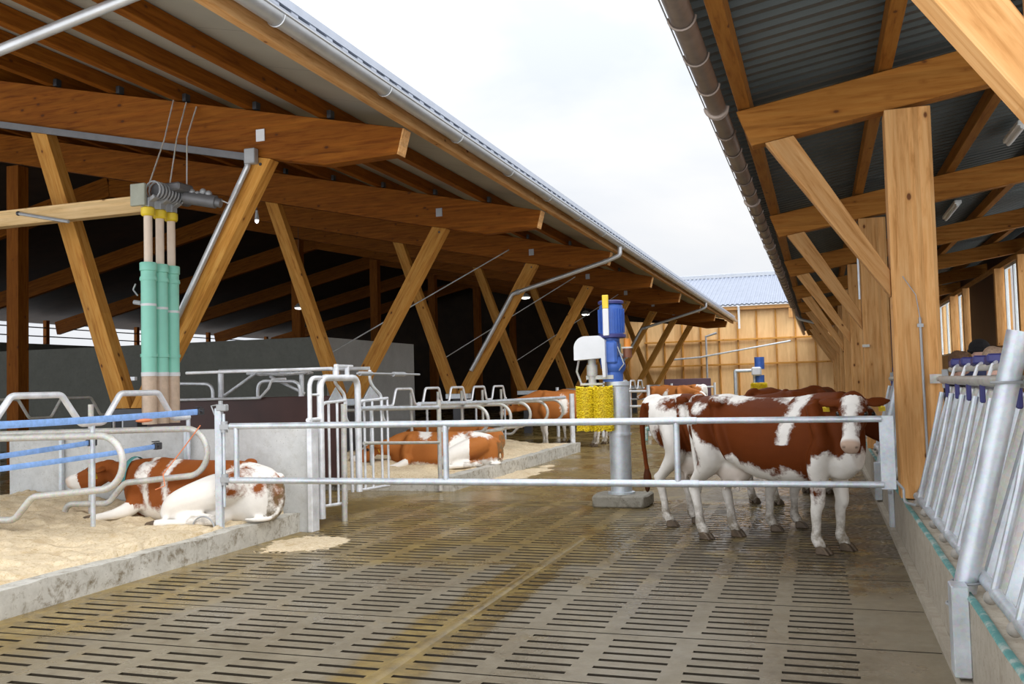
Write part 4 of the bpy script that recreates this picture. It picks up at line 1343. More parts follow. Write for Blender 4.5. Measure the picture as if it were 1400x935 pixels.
# ================================================================== CUBICLE DIVIDERS
def divider(y, label, m, group=None, x0=-9.0, r=.032):
    root = thing('cubicle_divider', label, 'divider', (-7.55, y, .2), group)
    pts = [(x0, y, 1.15), (-6.05, y, 1.185), (-6.05, y, .70), (-7.06, y, .62), (-7.28, y, .40), (-7.85, y, .385), (-7.88, y, .16)]
    arc = [(-6.27 + .25 * math.cos(a), y, .94 + .245 * math.sin(a)) for a in [math.pi / 2 - math.pi * k / 14 for k in range(15)]]
    path = [V(pts[0])] + [V(p) for p in arc] + fillet([arc[-1]] + pts[3:], .14, 6)[1:]
    MB().sweep(path, r, 12).build('loop_tube', m, root, smooth=60)
    MB().tube([(-7.55, y + .05, .17), (-7.55, y + .05, 1.46)], .030, 12).build('post', m, root)
    MB().box((-7.55, y + .025, 1.17), (.10, .10, .06), bev=.008).build('clamp', M['steel_grey'], root)
    return root
d1 = divider(6.90, 'galvanised cubicle divider loop at the left edge nearest the camera', M['galv_dirty'])
d2 = dup(d1, (-7.55, 8.12, .2), label='galvanised cubicle divider loop directly in front of the lying cow')
for k in range(5):
    dup(d1, (-7.35 + .12, 15.75 + 1.28 * k, .2), label=['first', 'second', 'third', 'fourth', 'last'][k] + ' galvanised cubicle divider loop along the far straw bed')

def bump_rail(x, ys, half, top, zl, zh, r, label, m, ends):
    root = thing('neck_rail', label, 'rail', (x, ys[0], zl))
    pts = [(x, ends[0], zl)]
    for y in ys:
        pts += [(x, y - half, zl), (x, y - top, zh), (x, y + top, zh), (x, y + half, zl)]
    pts.append((x, ends[1], zl))
    MB().sweep(fillet(pts, .09, 6), r, 12).build('bent_tube', m, root, smooth=60)
    return root
n1 = bump_rail(-6.9, (5.45, 6.80, 8.17), .53, .29, 1.28, 1.57, .031, 'bent white galvanised neck rail with humps above the lying cow', M['galv_bright'], (4.7, 8.975))
for y in (8.965, 7.49):
    MB().tube([(-6.9, y, .20), (-6.9, y, 1.28)], .024, 10).build('stay', M['galv'], n1)
n2 = bump_rail(-7.0, [15.0 + 1.27 * k for k in range(5)], .46, .32, 1.25, 1.535, .024, 'bent white galvanised neck rail with five humps above the far straw bed', M['galv_bright'], (13.6, 20.6))
for y in (13.7, 16.0, 18.6, 20.5):
    MB().tube([(-7.0, y, .20), (-7.0, y, 1.25)], .024, 10).build('stay', M['galv'], n2)
n3 = bump_rail(-10.9, (7.3, 8.7, 10.1, 11.5), .5, .3, 1.25, 1.53, .022, 'grey bent neck rail with humps in the shade behind the concrete wall', M['galv_dirty'], (5.5, 12.4))
for y in (6.2, 9.4, 12.3):
    MB().tube([(-10.9, y, 0), (-10.9, y, 1.25)], .022, 10).build('stay', M['galv_dirty'], n3)
r = thing('side_rail', 'long straight galvanised rail along the far straw bed', 'rail', (-5.9, 17, .2))
MB().tube([(-5.75, 12.85, 1.30), (-6.25, 16.5, 1.24), (-5.55, 20.5, 1.24)], .035, 10).build('tube', M['galv'], r)
MB().tube([(-5.42, 20.62, 0), (-5.42, 20.62, 1.32)], .06, 12).build('end_post', M['galv_bright'], r)
r = thing('bed_end_rail', 'galvanised end rails with a soiled post before the far straw bed', 'rail', (-5.4, 12.8, 0))
MB().tube([(-5.4, 12.78, .02), (-5.4, 12.78, 1.36)], .034, 12).build('post', M['galv_dirty'], r)
MB().tube([(-5.4, 10.38, .88), (-5.4, 12.75, .73)], .022, 10).build('low_rail', M['galv_dirty'], r)
MB().tube([(-5.4, 10.30, 1.31), (-5.4, 12.75, 1.25)], .028, 10).build('mid_rail', M['galv'], r)

# blue straps with ratchets
def strap(name_label, a, b, w=.05, buckle=True):
    a, b = V(a), V(b)
    root = thing('webbing_strap', name_label, 'strap', tuple((a + b) / 2 - V((0, 0, w))))
    n = 18; pts = []
    for k in range(n + 1):
        p = a.lerp(b, k / n); p.z -= .02 * math.sin(math.pi * k / n); pts.append(p)
    mb = MB(); mb.sweep(pts, (.005, w / 2), 8); mb.build('webbing', M['strap'], root)
    if buckle:
        MB().box(b + V((0, -.03, 0)), (.05, .10, .075), bev=.008).cyl(b + V((-.05, -.05, .01)), b + V((.05, -.05, .01)), .018).box(b + V((0, -.06, .05)), (.04, .09, .012), bev=.004).build('ratchet', M['steel_dark'], root)
    return root
strap('upper blue strap stretched beneath the humped neck rail above the lying cow', (-6.62, 4.8, 1.34), (-6.62, 8.84, 1.345), .065)
strap('blue strap along the grey wall with its ratchet right of the lying cow head', (-6.80, 4.8, .93), (-6.80, 8.35, .995))
strap('blue strap along the grey wall with its ratchet by the divider post', (-7.0, 4.8, 1.0), (-7.0, 7.62, 1.085))
tag(MB().tube([(-6.05, 8.05, 1.22), (-6.28, 8.07, .98), (-6.53, 8.07, .72), (-6.5, 8.06, .60), (-6.62, 8.06, .56)], .006, 6).build('baling_twine', M['twine']), 'orange baling twine tied to the divider above the lying cow', 'twine', kind='thing')
tag(MB().ball((-6.62, 7.9, 1.285), (.05, .12, .02), 10).build('twine_knot', M['twine']), 'orange knot of twine on the strap above the divider loop', 'twine', kind='thing')

# ================================================================== PASSAGE GATES
XG = -5.4
P = lambda y, z: (XG, y, z)
r = thing('passage_frame', 'tall white galvanised gate frame at the passage mouth', 'frame', (XG, 9.8, 0))
MB().tube([P(9.34, .10), P(9.34, 1.69), P(10.24, 1.69), P(10.24, .30)], .040, 14, .14).build('hoop', M['galv_bright'], r)
MB().tube([P(9.10, .30), P(9.11, 1.69), P(9.36, 1.69)], .026, 12, .12).build('side_stile', M['galv_bright'], r)
MB().tube([P(9.06, 1.22), P(9.36, 1.22)], .026, 10).tube([P(9.1, 1.50), P(9.34, 1.50)], .014, 8).build('crossbar', M['galv_bright'], r)
MB().box((XG, 9.72, 1.77), (.05, .05, .16), bev=.008).box((XG, 9.98, 1.76), (.05, .04, .14), bev=.008).box((XG, 9.90, 1.83), (.04, .42, .03), bev=.006).build('top_bracket', M['galv_bright'], r)
def saloon(name, label, y0, ys, hinge, curve, plate, zlow, foot):
    q = thing(name, label, 'gate', (XG - .06, hinge, 0))
    X2 = XG - .06
    W = lambda y, z: (X2, y, z)
    y1 = ys[-1]
    MB().tube([W(y0, 1.0), W(y0, 1.40), W(y1, 1.42)], .020, 10, .13).tube([W(y0, 1.0), W(y0, zlow), W(y1, zlow - .03)], .020, 10, .1).build('leaf_frame', M['galv_bright'], q)
    for y in ys:
        MB().tube([W(y, zlow), W(y, 1.41)], .016, 8).build('bar', M['galv_bright'], q)
    MB().sweep(fillet([W(*c) for c in curve], .12, 6), .020, 10).build('curved_arm', M['galv_bright'], q)
    MB().prism([W(*c) for c in plate], (.012, 0, 0)).build('triangular_plate', M['galv'], q)
    return q
saloon('saloon_gate', 'left white one way gate leaf with a triangular plate in the passage', 9.45, (9.63, 9.83, 10.02), 9.85,
       [(9.78, 1.80), (9.78, 1.64), (10.0, 1.50), (10.04, 1.40), (10.03, 1.20), (10.16, 1.10), (10.18, .30)], [(9.79, 1.58), (9.63, 1.43), (9.99, 1.41)], .22, True)
saloon('saloon_gate', 'right white one way gate leaf with a triangular plate in the passage', 10.36, (10.52, 10.74, 11.0, 11.18), 10.9,
       [(10.69, 1.79), (10.69, 1.65), (10.78, 1.57), (11.0, 1.46), (11.03, 1.18), (11.14, 1.06)], [(10.68, 1.58), (10.50, 1.42), (10.98, 1.41)], .30, False)
tag(MB().tube([P(9.86, .0), P(9.88, 1.38)], .034, 12).build('gate_post', M['galv_dirty']), 'slim galvanised post with a soiled foot on the wet floor under the passage gate', 'post', kind='thing')
tag(MB().tube([P(10.24, 1.745), P(12.1, 1.735)], .014, 8).cyl(P(10.05 + .25, 1.742), P(10.62, 1.742), .028).cyl(P(11.25, 1.737), P(11.6, 1.737), .030).build('tension_rod', M['steel_grey']), 'thin rod with dark springs above the passage gates', 'rod', kind='thing')
tag(MB().tube([(-7.35, 9.52, 1.80), (XG, 9.62, 1.80)], .018, 8).build('stay_rod', M['galv_bright']), 'white stay rod running left from the passage frame', 'rod', kind='thing')

# dark panel wall across the passage and the frames behind it
r = thing('panel_partition', 'dark brown board partition behind the concrete wall', 'partition', (-9.1, 13.0, 0))
MB().box((-9.05, 12.78, .78), (4.15, .05, 1.36), bev=.01).build('board', M['brown_panel'], r)
MB().box((-11.18, 12.78, .74), (.30, .14, 1.48), bev=.01).build('post', M['black'], r)
MB().tube([(-10.95, 12.70, .55), (-10.95, 12.70, 1.45), (-8.42, 12.70, 1.45), (-8.26, 12.70, 1.60), (-8.20, 12.70, 1.74), (-7.95, 12.7, 1.74)], .022, 8, .06).build('white_pipe', M['galv_bright'], r)
MB().tube([(-7.3, 12.72, .14), (-6.98, 12.72, .14)], .05, 10).build('foot_rail', M['galv_dirty'], r)
def hoop(x0, x1, label):
    tag(MB().tube([(x0, 13.3, .0), (x0, 13.3, 1.73), (x1, 13.3, 1.70), (x1, 13.3, .0)], .028, 12, .16).build('hoop_rail', M['galv_bright']), label, 'rail', kind='thing')
hoop(-10.56, -9.74, 'white hoop rail behind the dark partition below the green feed pipes')
hoop(-8.86, -8.06, 'white hoop rail behind the dark partition left of the passage frame')
r = thing('brush_frame', 'white galvanised frame with a diagonal strut and mesh disc behind the dark partition', 'frame', (-8.8, 13.5, 0))
MB().tube([(-9.72, 13.5, 0), (-9.72, 13.5, 1.92)], .05, 12).build('post', M['galv_bright'], r)
MB().tube([(-9.75, 13.5, 1.92), (-6.9, 13.5, 1.88)], .030, 10).tube([(-9.2, 13.5, 1.86), (-8.1, 13.5, 1.84)], .022, 8).build('top_rail', M['galv_bright'], r)
MB().tube([(-9.65, 13.5, 1.50), (-9.0, 13.5, 1.88)], .026, 10).build('strut', M['galv_bright'], r)
MB().tube([(-8.75, 13.5, 1.80), (-8.1, 13.5, 1.50)], .026, 10).tube([(-8.15, 13.5, 1.3), (-8.15, 13.5, 1.86)], .04, 10).build('strut', M['galv_bright'], r)
mb = MB()
for rr in (.12, .24, .36, .46): mb.tube([(-8.42 + rr * math.cos(a), 13.42 + rr * math.sin(a), 1.84 + .02 * math.cos(a * 3)) for a in [2 * math.pi * k / 24 for k in range(24)]], .010, 6, closed=True)
for k in range(8):
    a = math.pi * k / 4; mb.tube([(-8.42, 13.42, 1.80), (-8.42 + .46 * math.cos(a), 13.42 + .46 * math.sin(a), 1.845)], .008, 6)
mb.build('mesh_disc', M['galv_bright'], r)
tag(MB().tube([(-10.95, 12.6, .0), (-10.95, 12.6, 1.9)], .045, 12).box((-10.82, 12.6, 1.82), (.2, .06, .06)).build('white_post', M['galv_bright']), 'white galvanised post beside the foot of the nearest V prop', 'post', kind='thing')

# ================================================================== FEED DISPENSER (green pipes)
r = thing('feed_dispenser', 'green and beige feed pipes hanging under a motor unit beside the nearest V prop', 'feed dispenser', (-8.0, 9.9, 1.3))
ys = (9.62, 9.84, 10.06)
for i, y in enumerate(ys):
    x = -7.98 + .0 * i
    MB().lathe([(.092, 1.82), (.092, 3.10), (.105, 3.11), (.105, 3.20), (.098, 3.21)], (x, y, 0), seg=24).lathe([(.104, 2.02), (.104, 2.06)], (x, y, 0)).lathe([(.102, 2.98), (.107, 3.0), (.102, 3.03)], (x, y, 0)).build('green_pipe', M['green_pvc'], r)
    MB().lathe([(.095, 2.66 - .03 * i), (.095, 2.69 - .03 * i)], (x, y, 0)).lathe([(.097, 1.78), (.097, 1.83)], (x, y, 0)).build('pipe_band', M['white_paint'], r)
    MB().lathe([(.090, 1.18), (.090, 1.785)], (x, y, 0)).build('clear_pipe', M['feed_tube'], r)
    MB().lathe([(.052, 3.18), (.052, 3.86)], (x, y, 0)).build('upper_pipe', M['pale_pipe'], r)
    MB().lathe([(.070, 3.80), (.085, 3.82), (.085, 3.90), (.060, 3.92)], (x, y, 0)).build('yellow_collar', M['yellow'], r)
    MB().box((x, y, 3.97), (.12, .12, .13), bev=.012).box((x + .09, y, 4.02), (.10, .10, .05), Matrix.Rotation(-.5, 3, 'Y'), bev=.008).build('outlet_box', M['steel_grey'], r)
MB().box((-8.04, 9.52, 4.06), (.22, .05, .28), bev=.008).build('end_plate', plain('greenish_grey_plate', (.34, .35, .28), .5), r)
MB().cyl((-7.9, 9.7, 4.13), (-7.9, 10.3, 4.13), .10).cyl((-7.75, 10.05, 4.10), (-7.35, 10.15, 4.02), .085).cyl((-7.36, 10.14, 4.02), (-7.28, 10.16, 4.0), .06).box((-7.8, 9.95, 4.20), (.3, .3, .10), bev=.02).build('motor_unit', M['steel_mid'], r)
mb = MB()
for k in range(9):
    y = 9.62 + .06 * k; mb.tube([(-7.9 + .11 * math.cos(a), y, 4.13 + .11 * math.sin(a)) for a in [2 * math.pi * q / 14 for q in range(14)]], .012, 6, closed=True)
for k in range(5):
    x = -7.72 + .07 * k; mb.ball((x, 10.04 + .02 * k, 4.13 + .03 * (k % 2)), .045, 10)
mb.build('drive_cover', M['steel_grey'], r)
MB().tube([(-8.18, 9.6, 2.72), (-8.07, 9.6, 2.70)], .03, 10).tube([(-8.16, 9.6, 2.95), (-8.20, 9.6, 2.88), (-8.13, 9.6, 2.80)], .010, 6, .02).build('sensor', M['steel_grey'], r)
for i, (x, y) in enumerate(((-8.17, 9.62), (-7.97, 9.84), (-7.81, 10.06))):
    tag(MB().tube([(x, 10.38, 5.55 - .08 * i), (x + .06, 10.1, 4.9), (x + .20 - .06 * i, y, 4.18)], .010, 6).build('hoist_wire', M['galv_dirty']), ['left', 'middle', 'right'][i] + ' hoist wire between the nearest beam and the feed pipes', 'wire', kind='thing')
tag(MB().tube([(-7.3, 10.15, 4.05), (-7.2, 10.2, 4.0), (-7.08, 10.26, 4.25)], .010, 6).build('motor_cable', M['galv_bright']), 'white cable looping from the feed motor to the nearest prop', 'cable', kind='thing')

# ================================================================== COW BRUSH
r = thing('cow_brush', 'yellow cow brush with a blue motor on a galvanised column', 'cow brush', (-2.45, 11.62, 0))
bx, by = -2.44, 11.62
a8 = [(bx + .36 * math.cos(a), by + .30 * math.sin(a), 0) for a in [math.pi / 8 + math.pi / 4 * k for k in range(8)]]
MB().prism([(bx - .32, by - .28, 0), (bx + .32, by - .28, 0), (bx + .36, by - .1, 0), (bx + .36, by + .28, 0), (bx - .30, by + .28, 0), (bx - .35, by + .05, 0)], (0, 0, .15), bev=.02).build('concrete_footing', M['concrete_block'], r)
MB().lathe([(.135, .15), (.135, 1.50), (.150, 1.51), (.150, 1.56), (.02, 1.57)], (bx, by, 0), seg=28).build('column', M['galv'], r)
MB().lathe([(.17, .15), (.17, .175), (.14, .18)], (bx, by, 0)).build('flange', M['galv'], r)
MB().lathe([(.148, .88), (.148, .91)], (bx, by, 0)).build('column_band', M['galv'], r)
bxm, bym = bx - .06, by - .02
MB().cyl((bxm, bym, 1.56), (bxm, bym, 1.68), .13).ball((bxm + .02, bym, 1.76), (.15, .15, .14)).cyl((bxm - .02, bym, 1.72), (bxm - .02, bym, 2.12), .12).box((bxm - .02, bym - .06, 1.93), (.22, .22, .30), bev=.03).cyl((bxm - .14, bym, 1.80), (bxm + .12, bym, 1.80), .08).build('gearbox', M['blue_paint'], r)
mo = MB().lathe([(.05, 2.14), (.150, 2.15), (.150, 2.52), (.12, 2.56), (.05, 2.57)], (bxm, bym, 0), seg=28).build('motor', M['blue_paint'], r)
mb = MB()
for k in range(24):
    a = 2 * math.pi * k / 24
    mb.box((bxm + .157 * math.cos(a), bym + .157 * math.sin(a), 2.33), (.022, .010, .30), Matrix.Rotation(a, 3, 'Z'))
mb.build('cooling_fin', M['blue_paint'], mo)['kind'] = 'stuff'
MB().lathe([(.165, 2.11), (.18, 2.12), (.18, 2.155), (.16, 2.165)], (bxm, bym, 0)).build('motor_flange', M['navy'], mo)
MB().lathe([(.155, 2.545), (.163, 2.55), (.163, 2.58), (.14, 2.59)], (bxm, bym, 0)).build('motor_rim', M['navy'], mo)
MB().box((bxm - .03, bym - .185, 2.31), (.075, .03, .34), bev=.006).build('cover_strip', M['white_paint'], mo)
MB().box((bxm - .03, bym - .185, 2.565), (.078, .032, .17), bev=.006).build('yellow_cap', M['yellow'], mo)
MB().cyl((bxm + .20, bym - .02, 1.86), (bxm + .20, bym - .02, 1.97), .055).build('brown_cup', M['brown_part'], r)
MB().cyl((bxm + .20, bym - .02, 1.97), (bxm + .20, bym - .02, 2.10), .045).build('orange_cap', M['orange_part'], r)
MB().tube([(bxm + .08, bym, 1.92), (bxm + .20, bym - .02, 1.86)], .018, 8).tube([(bxm + .09, bym - .1, 2.0), (bxm + .17, bym - .12, 1.78), (bxm + .10, bym - .1, 1.70)], .008, 6).box((bxm + .20, bym - .02, 1.985), (.13, .10, .02)).build('hose_bracket', M['galv_dirty'], r)
# white arched hood
hx, hy = bx - .30, by - .14
prof = [(hx - .20, hy - .13, 1.84)]
for k in range(11):
    a = math.pi - (math.pi / 2) * k / 10
    prof.append((hx - .05 + .15 * math.cos(a), hy - .13, 1.99 + .15 * math.sin(a)))
prof += [(hx + .12, hy - .13, 2.14), (hx + .20, hy - .13, 2.08), (hx + .20, hy - .13, 1.62), (hx + .165, hy - .13, 1.62), (hx + .15, hy - .13, 1.86)]
MB().prism(prof, (0, .26, 0)).build('white_hood', M['white_paint'], r, smooth=30)
MB().cyl((hx, hy, 1.50), (hx, hy, 1.85), .05).cyl((hx, hy, 1.64), (hx, hy, 1.78), .068).box((hx, hy, 1.535), (.30, .12, .03), bev=.006).tube([(hx - .17, hy, 1.84), (hx - .20, hy, 1.70), (hx - .14, hy, 1.53)], .014, 8).box((hx + .1, hy, 1.62), (.35, .05, .05)).build('swing_hanger', M['galv_dirty'], r)
def brush(cx, cy, z0, z1, rad, seed):
    rr = random.Random(seed)
    mb = MB().cyl((cx, cy, z0 + .01), (cx, cy, z1 - .01), rad * .80, seg=24)
    n = 0
    z = z0
    while z < z1:
        m = 40
        for k in range(m):
            a = 2 * math.pi * (k + rr.random() * .8) / m
            zz = z + rr.uniform(-.008, .008)
            c, s_ = math.cos(a), math.sin(a)
            L = rad * rr.uniform(.93, 1.04)
            p0 = V((cx + c * rad * .62, cy + s_ * rad * .62, zz)); p1 = V((cx + c * L, cy + s_ * L, zz + rr.uniform(-.02, .015)))
            t = V((-s_, c, 0)) * .011; u = V((0, 0, .010))
            vs = [mb.bm.verts.new(q) for q in (p0 + t, p0 + u, p0 - t, p0 - u)]
            ws = [mb.bm.verts.new(q) for q in (p1 + t * .7, p1 + u * .7, p1 - t * .7, p1 - u * .7)]
            for i in range(4): mb.bm.faces.new((vs[i], vs[(i + 1) % 4], ws[(i + 1) % 4], ws[i]))
            mb.bm.faces.new(ws)
        z += .0155
    return mb
brush(bx - .385, by - .16, .965, 1.505, .125, 1).build('brush_roll', M['bristle'], r, smooth=0, fix=False)
brush(bx - .155, by - .20, .965, 1.505, .125, 2).build('brush_roll', M['bristle'], r, smooth=0, fix=False)
# second, distant brush
r2 = thing('cow_brush', 'small distant yellow cow brush with a blue motor on a galvanised frame', 'cow brush', (-2.45, 40, 0))
MB().tube([(-3.4, 40, 0), (-3.4, 40, 1.9), (-2.6, 40, 1.9)], .07, 10, .05).tube([(-2.62, 40, 0), (-2.62, 40, 1.95)], .06, 10).build('frame', M['galv'], r2)
MB().cyl((-2.4, 40, 1.95), (-2.4, 40, 2.45), .20).cyl((-2.4, 40, 1.4), (-2.4, 40, 1.7), .18).build('motor', M['blue_paint'], r2)
MB().box((-2.52, 39.85, 1.86), (.40, .3, .36), bev=.05).build('white_hood', M['white_paint'], r2)
brush(-2.45, 40, .75, 1.38, .34, 5).build('brush_roll', M['bristle'], r2, smooth=0, fix=False)
# distant pens
for k, (x0, x1, y) in enumerate(((-7.4, -4.7, 26.5), (-7.4, -4.0, 37.5))):
    rr = thing('pen_rail', ['galvanised pen rails behind the yellow brush column', 'distant galvanised pen rails before the far board wall'][k], 'rail', ((x0 + x1) / 2, y, 0))
    for z in (1.28, .85): MB().tube([(x0, y, z), (x1, y, z)], .035, 8).build('rail', M['galv_bright'], rr)
    for x in (x0, (x0 + x1) / 2, x1): MB().tube([(x, y, 0), (x, y, 1.45)], .05, 8).build('post', M['galv_bright'], rr)
n4 = bump_rail(-6.7, [30 + 1.5 * k for k in range(5)], .52, .36, 1.3, 1.6, .035, 'distant humped neck rail behind the brush column', M['galv_bright'], (29.2, 37))
for y in (29.3, 33, 36.8): MB().tube([(-6.7, y, 0), (-6.7, y, 1.3)], .03, 8).build('stay', M['galv'], n4)
tag(MB().box((-5.2, 38.5, 1.18), (1.9, .06, .9), bev=.02).box((-6.0, 38.5, .4), (.1, .06, .8)).box((-4.4, 38.5, .4), (.1, .06, .8)).build('pen_board', plain('purple_brown_board', (.11, .06, .08), .5)), 'distant purple brown board in front of the far wall', 'board', kind='thing')
r = thing('feed_dispenser', 'distant green feed pipe under the far end of the left barn', 'feed dispenser', (-8.6, 41.5, 1.2))
MB().cyl((-8.7, 41.5, 1.9), (-8.7, 41.5, 3.3), .16).build('green_pipe', M['green_pvc'], r)
MB().cyl((-8.7, 41.5, 3.3), (-8.7, 41.5, 4.4), .10).cyl((-8.7, 41.5, 0.0), (-8.7, 41.5, 1.9), .14).build('pale_pipe', M['pale_pipe'], r)
tag(MB().tube([(-4.4, 24.2, .02), (-4.4, 24.2, .32), (-3.0, 24.6, .32), (-3.0, 24.6, .02)], .06, 8, .05).build('trough_edge', M['teal']), 'low teal pipe on the floor behind the yellow brush', 'pipe', kind='thing')

# ================================================================== FEED FENCE
def fx(z): return .64 + .30 * (z - .2)              # the fence leans away from the alley
def feed_post(y, label):
    r = thing('fence_post', label, 'post', (.66, y, .1))
    pxx = lambda z: .635 + .235 * (z - .45)
    MB().tube([(.625, y, .20), (.63, y, .40), (pxx(.5), y, .5), (pxx(1.75), y, 1.75)], .056, 20).build('post_tube', M['galv'], r)
    MB().box((.60, y - .10, .30), (.08, .14, .44), bev=.006).build('foot_plate', M['galv'], r)
    for z in (.40, .51):
        c = V((pxx(z), y, z))
        MB().tube([c + V((.068 * math.cos(a), .068 * math.sin(a), 0)) for a in [2 * math.pi * k / 20 for k in range(20)]], .007, 6, closed=True).build('u_bolt', M['steel_grey'], r)
    c = V((pxx(1.50), y, 1.50))
    MB().tube([c + V((.075 * math.cos(a), .066 * math.sin(a), 0)) for a in [2 * math.pi * k / 20 for k in range(20)]], .008, 6, closed=True).build('clamp_ring', M['steel_grey'], r)
    return r
feed_post(5.16, 'leaning round galvanised fence post on the feed kerb nearest the camera')
feed_post(12.0, 'leaning galvanised fence post behind the cows on the feed kerb')
def headlocks(y0, y1, n, label, yp):
    r = thing('feed_fence', label, 'feed fence', (.75, (y0 + y1) / 2, .455))
    zr, z2, zb = 1.50, 1.585, .53
    XO = -.008
    MB().tube([(fx(zr) + XO - .045, y0, zr), (fx(zr) + XO - .045, y1, zr)], .034, 14).build('top_rail', M['galv_dirty'], r)
    MB().tube([(fx(z2) + XO - .01, y0, z2), (fx(z2) + XO - .01, y1, z2)], .022, 12).build('locking_rail', M['galv_dirty'], r)
    MB().tube([(fx(zb) + XO - .0, y0, zb), (fx(zb) + XO - .0, y1, zb)], .030, 12).build('bottom_rail', M['galv'], r)
    for k in range(n):
        y = y0 + (k + .5) * (y1 - y0) / n
        # fixed bar: two flat tubes; swinging bar leans within the plane
        for dy, sw in ((-.17, 0.0), (.02, .05), (.16, .10)):
            a = V((fx(zb) + XO + .03, y + dy, zb - .02)); b = V((fx(zr) + XO + .02, y + dy + sw, zr - .06))
            MB().bar(a, b, .060, .036, up=V((0, 1, 0)), bev=.010).build('headlock_bar', M['galv'] if sw == 0 else (M['galv'] if sw > .06 else M['galv_dirty']), r)
        a = V((fx(zb) + XO - .005, y - .02, zb + .02)); b = V((fx(zr - .3) + XO, y + .01, zr - .10))
        MB().tube([a, a.lerp(b, .55) + V((0, -.05, 0)), b], .021, 10, .2).build('neck_bar', M['galv'], r)
        MB().ball((fx(zb) + XO - .02, y + .02, zb - .028), .033, 14).build('rubber_knob', M['white_soiled'], r)
        la = MB().tube([(fx(zr) + XO - .05, y - .12, zr - .03), (fx(1.6) + XO - .03, y - .10, 1.60), (fx(1.62) + XO + .0, y - .02, 1.62)], .012, 8).build('latch_arm', M['galv_bright'], r)
        MB().box((fx(1.63) + XO - .01, y + .03, 1.635), (.10, .13, .06), Matrix.Rotation(-.12, 3, 'X'), bev=.012).build('latch_block', M['navy'], la)
        MB().box((fx(1.42) + XO - .03, y - .02, 1.42), (.03, .05, .12), bev=.008).build('latch_tongue', M['navy'], la)
    for yy in (y0, y1):
        MB().box((fx(zr) + XO - .03, yy, zr + .01), (.05, .03, .16), bev=.006).build('rail_end_plate', M['steel_grey'], r)
    return r
headlocks(3.4, 8.55, 9, 'galvanised self locking feed fence panel nearest the camera', None)
headlocks(9.35, 14.7, 8, 'galvanised feed fence panel beyond the gate behind the cow head', None)
headlocks(15.35, 20.7, 8, 'galvanised feed fence panel farthest along the kerb', None)
# rail stub and thin conduit on the broad post
tag(MB().cyl((.97, 8.57, 1.51), (.97, 8.82, 1.51), .022).box((.95, 8.815, 1.51), (.10, .012, .08)).build('rail_bracket', M['galv_dirty']), 'small bracket holding the feed fence rail on the broad timber post', 'bracket', kind='thing')
tag(MB().tube([(.86, 8.835, .62), (.86, 8.835, .80)], .014, 8).tube([(.855, 8.835, .80), (.845, 8.835, 2.05)], .011, 8).tube([(.845, 8.835, 2.05), (.82, 8.835, 2.25), (.72, 8.835, 2.42)], .004, 6).box((.845, 8.832, 1.98), (.05, .02, .03)).build('thin_conduit', M['steel_grey']), 'thin grey conduit running down the broad timber post', 'conduit', kind='thing')
tag(MB().box((.78, 8.83, .52), (.05, .02, .10), Matrix.Rotation(.5, 3, 'Y'), bev=.004).cyl((.775, 8.81, .54), (.775, 8.82, .54), .012).build('foot_bracket', M['steel_grey']), 'small bolted steel bracket at the foot of the broad timber post', 'bracket', kind='thing')
tag(MB().box((.66, 14.82, 2.0), (.10, .05, .04)).build('cleat_mount', M['galv_dirty']), 'small grey cleat on the third timber post', 'cleat', kind='thing')
tag(MB().tube([(.60, 14.84, 2.7), (.60, 14.84, 3.4)], .016, 8).build('hanging_conduit', M['galv']), 'thin pipe on the third timber post', 'pipe', kind='thing')

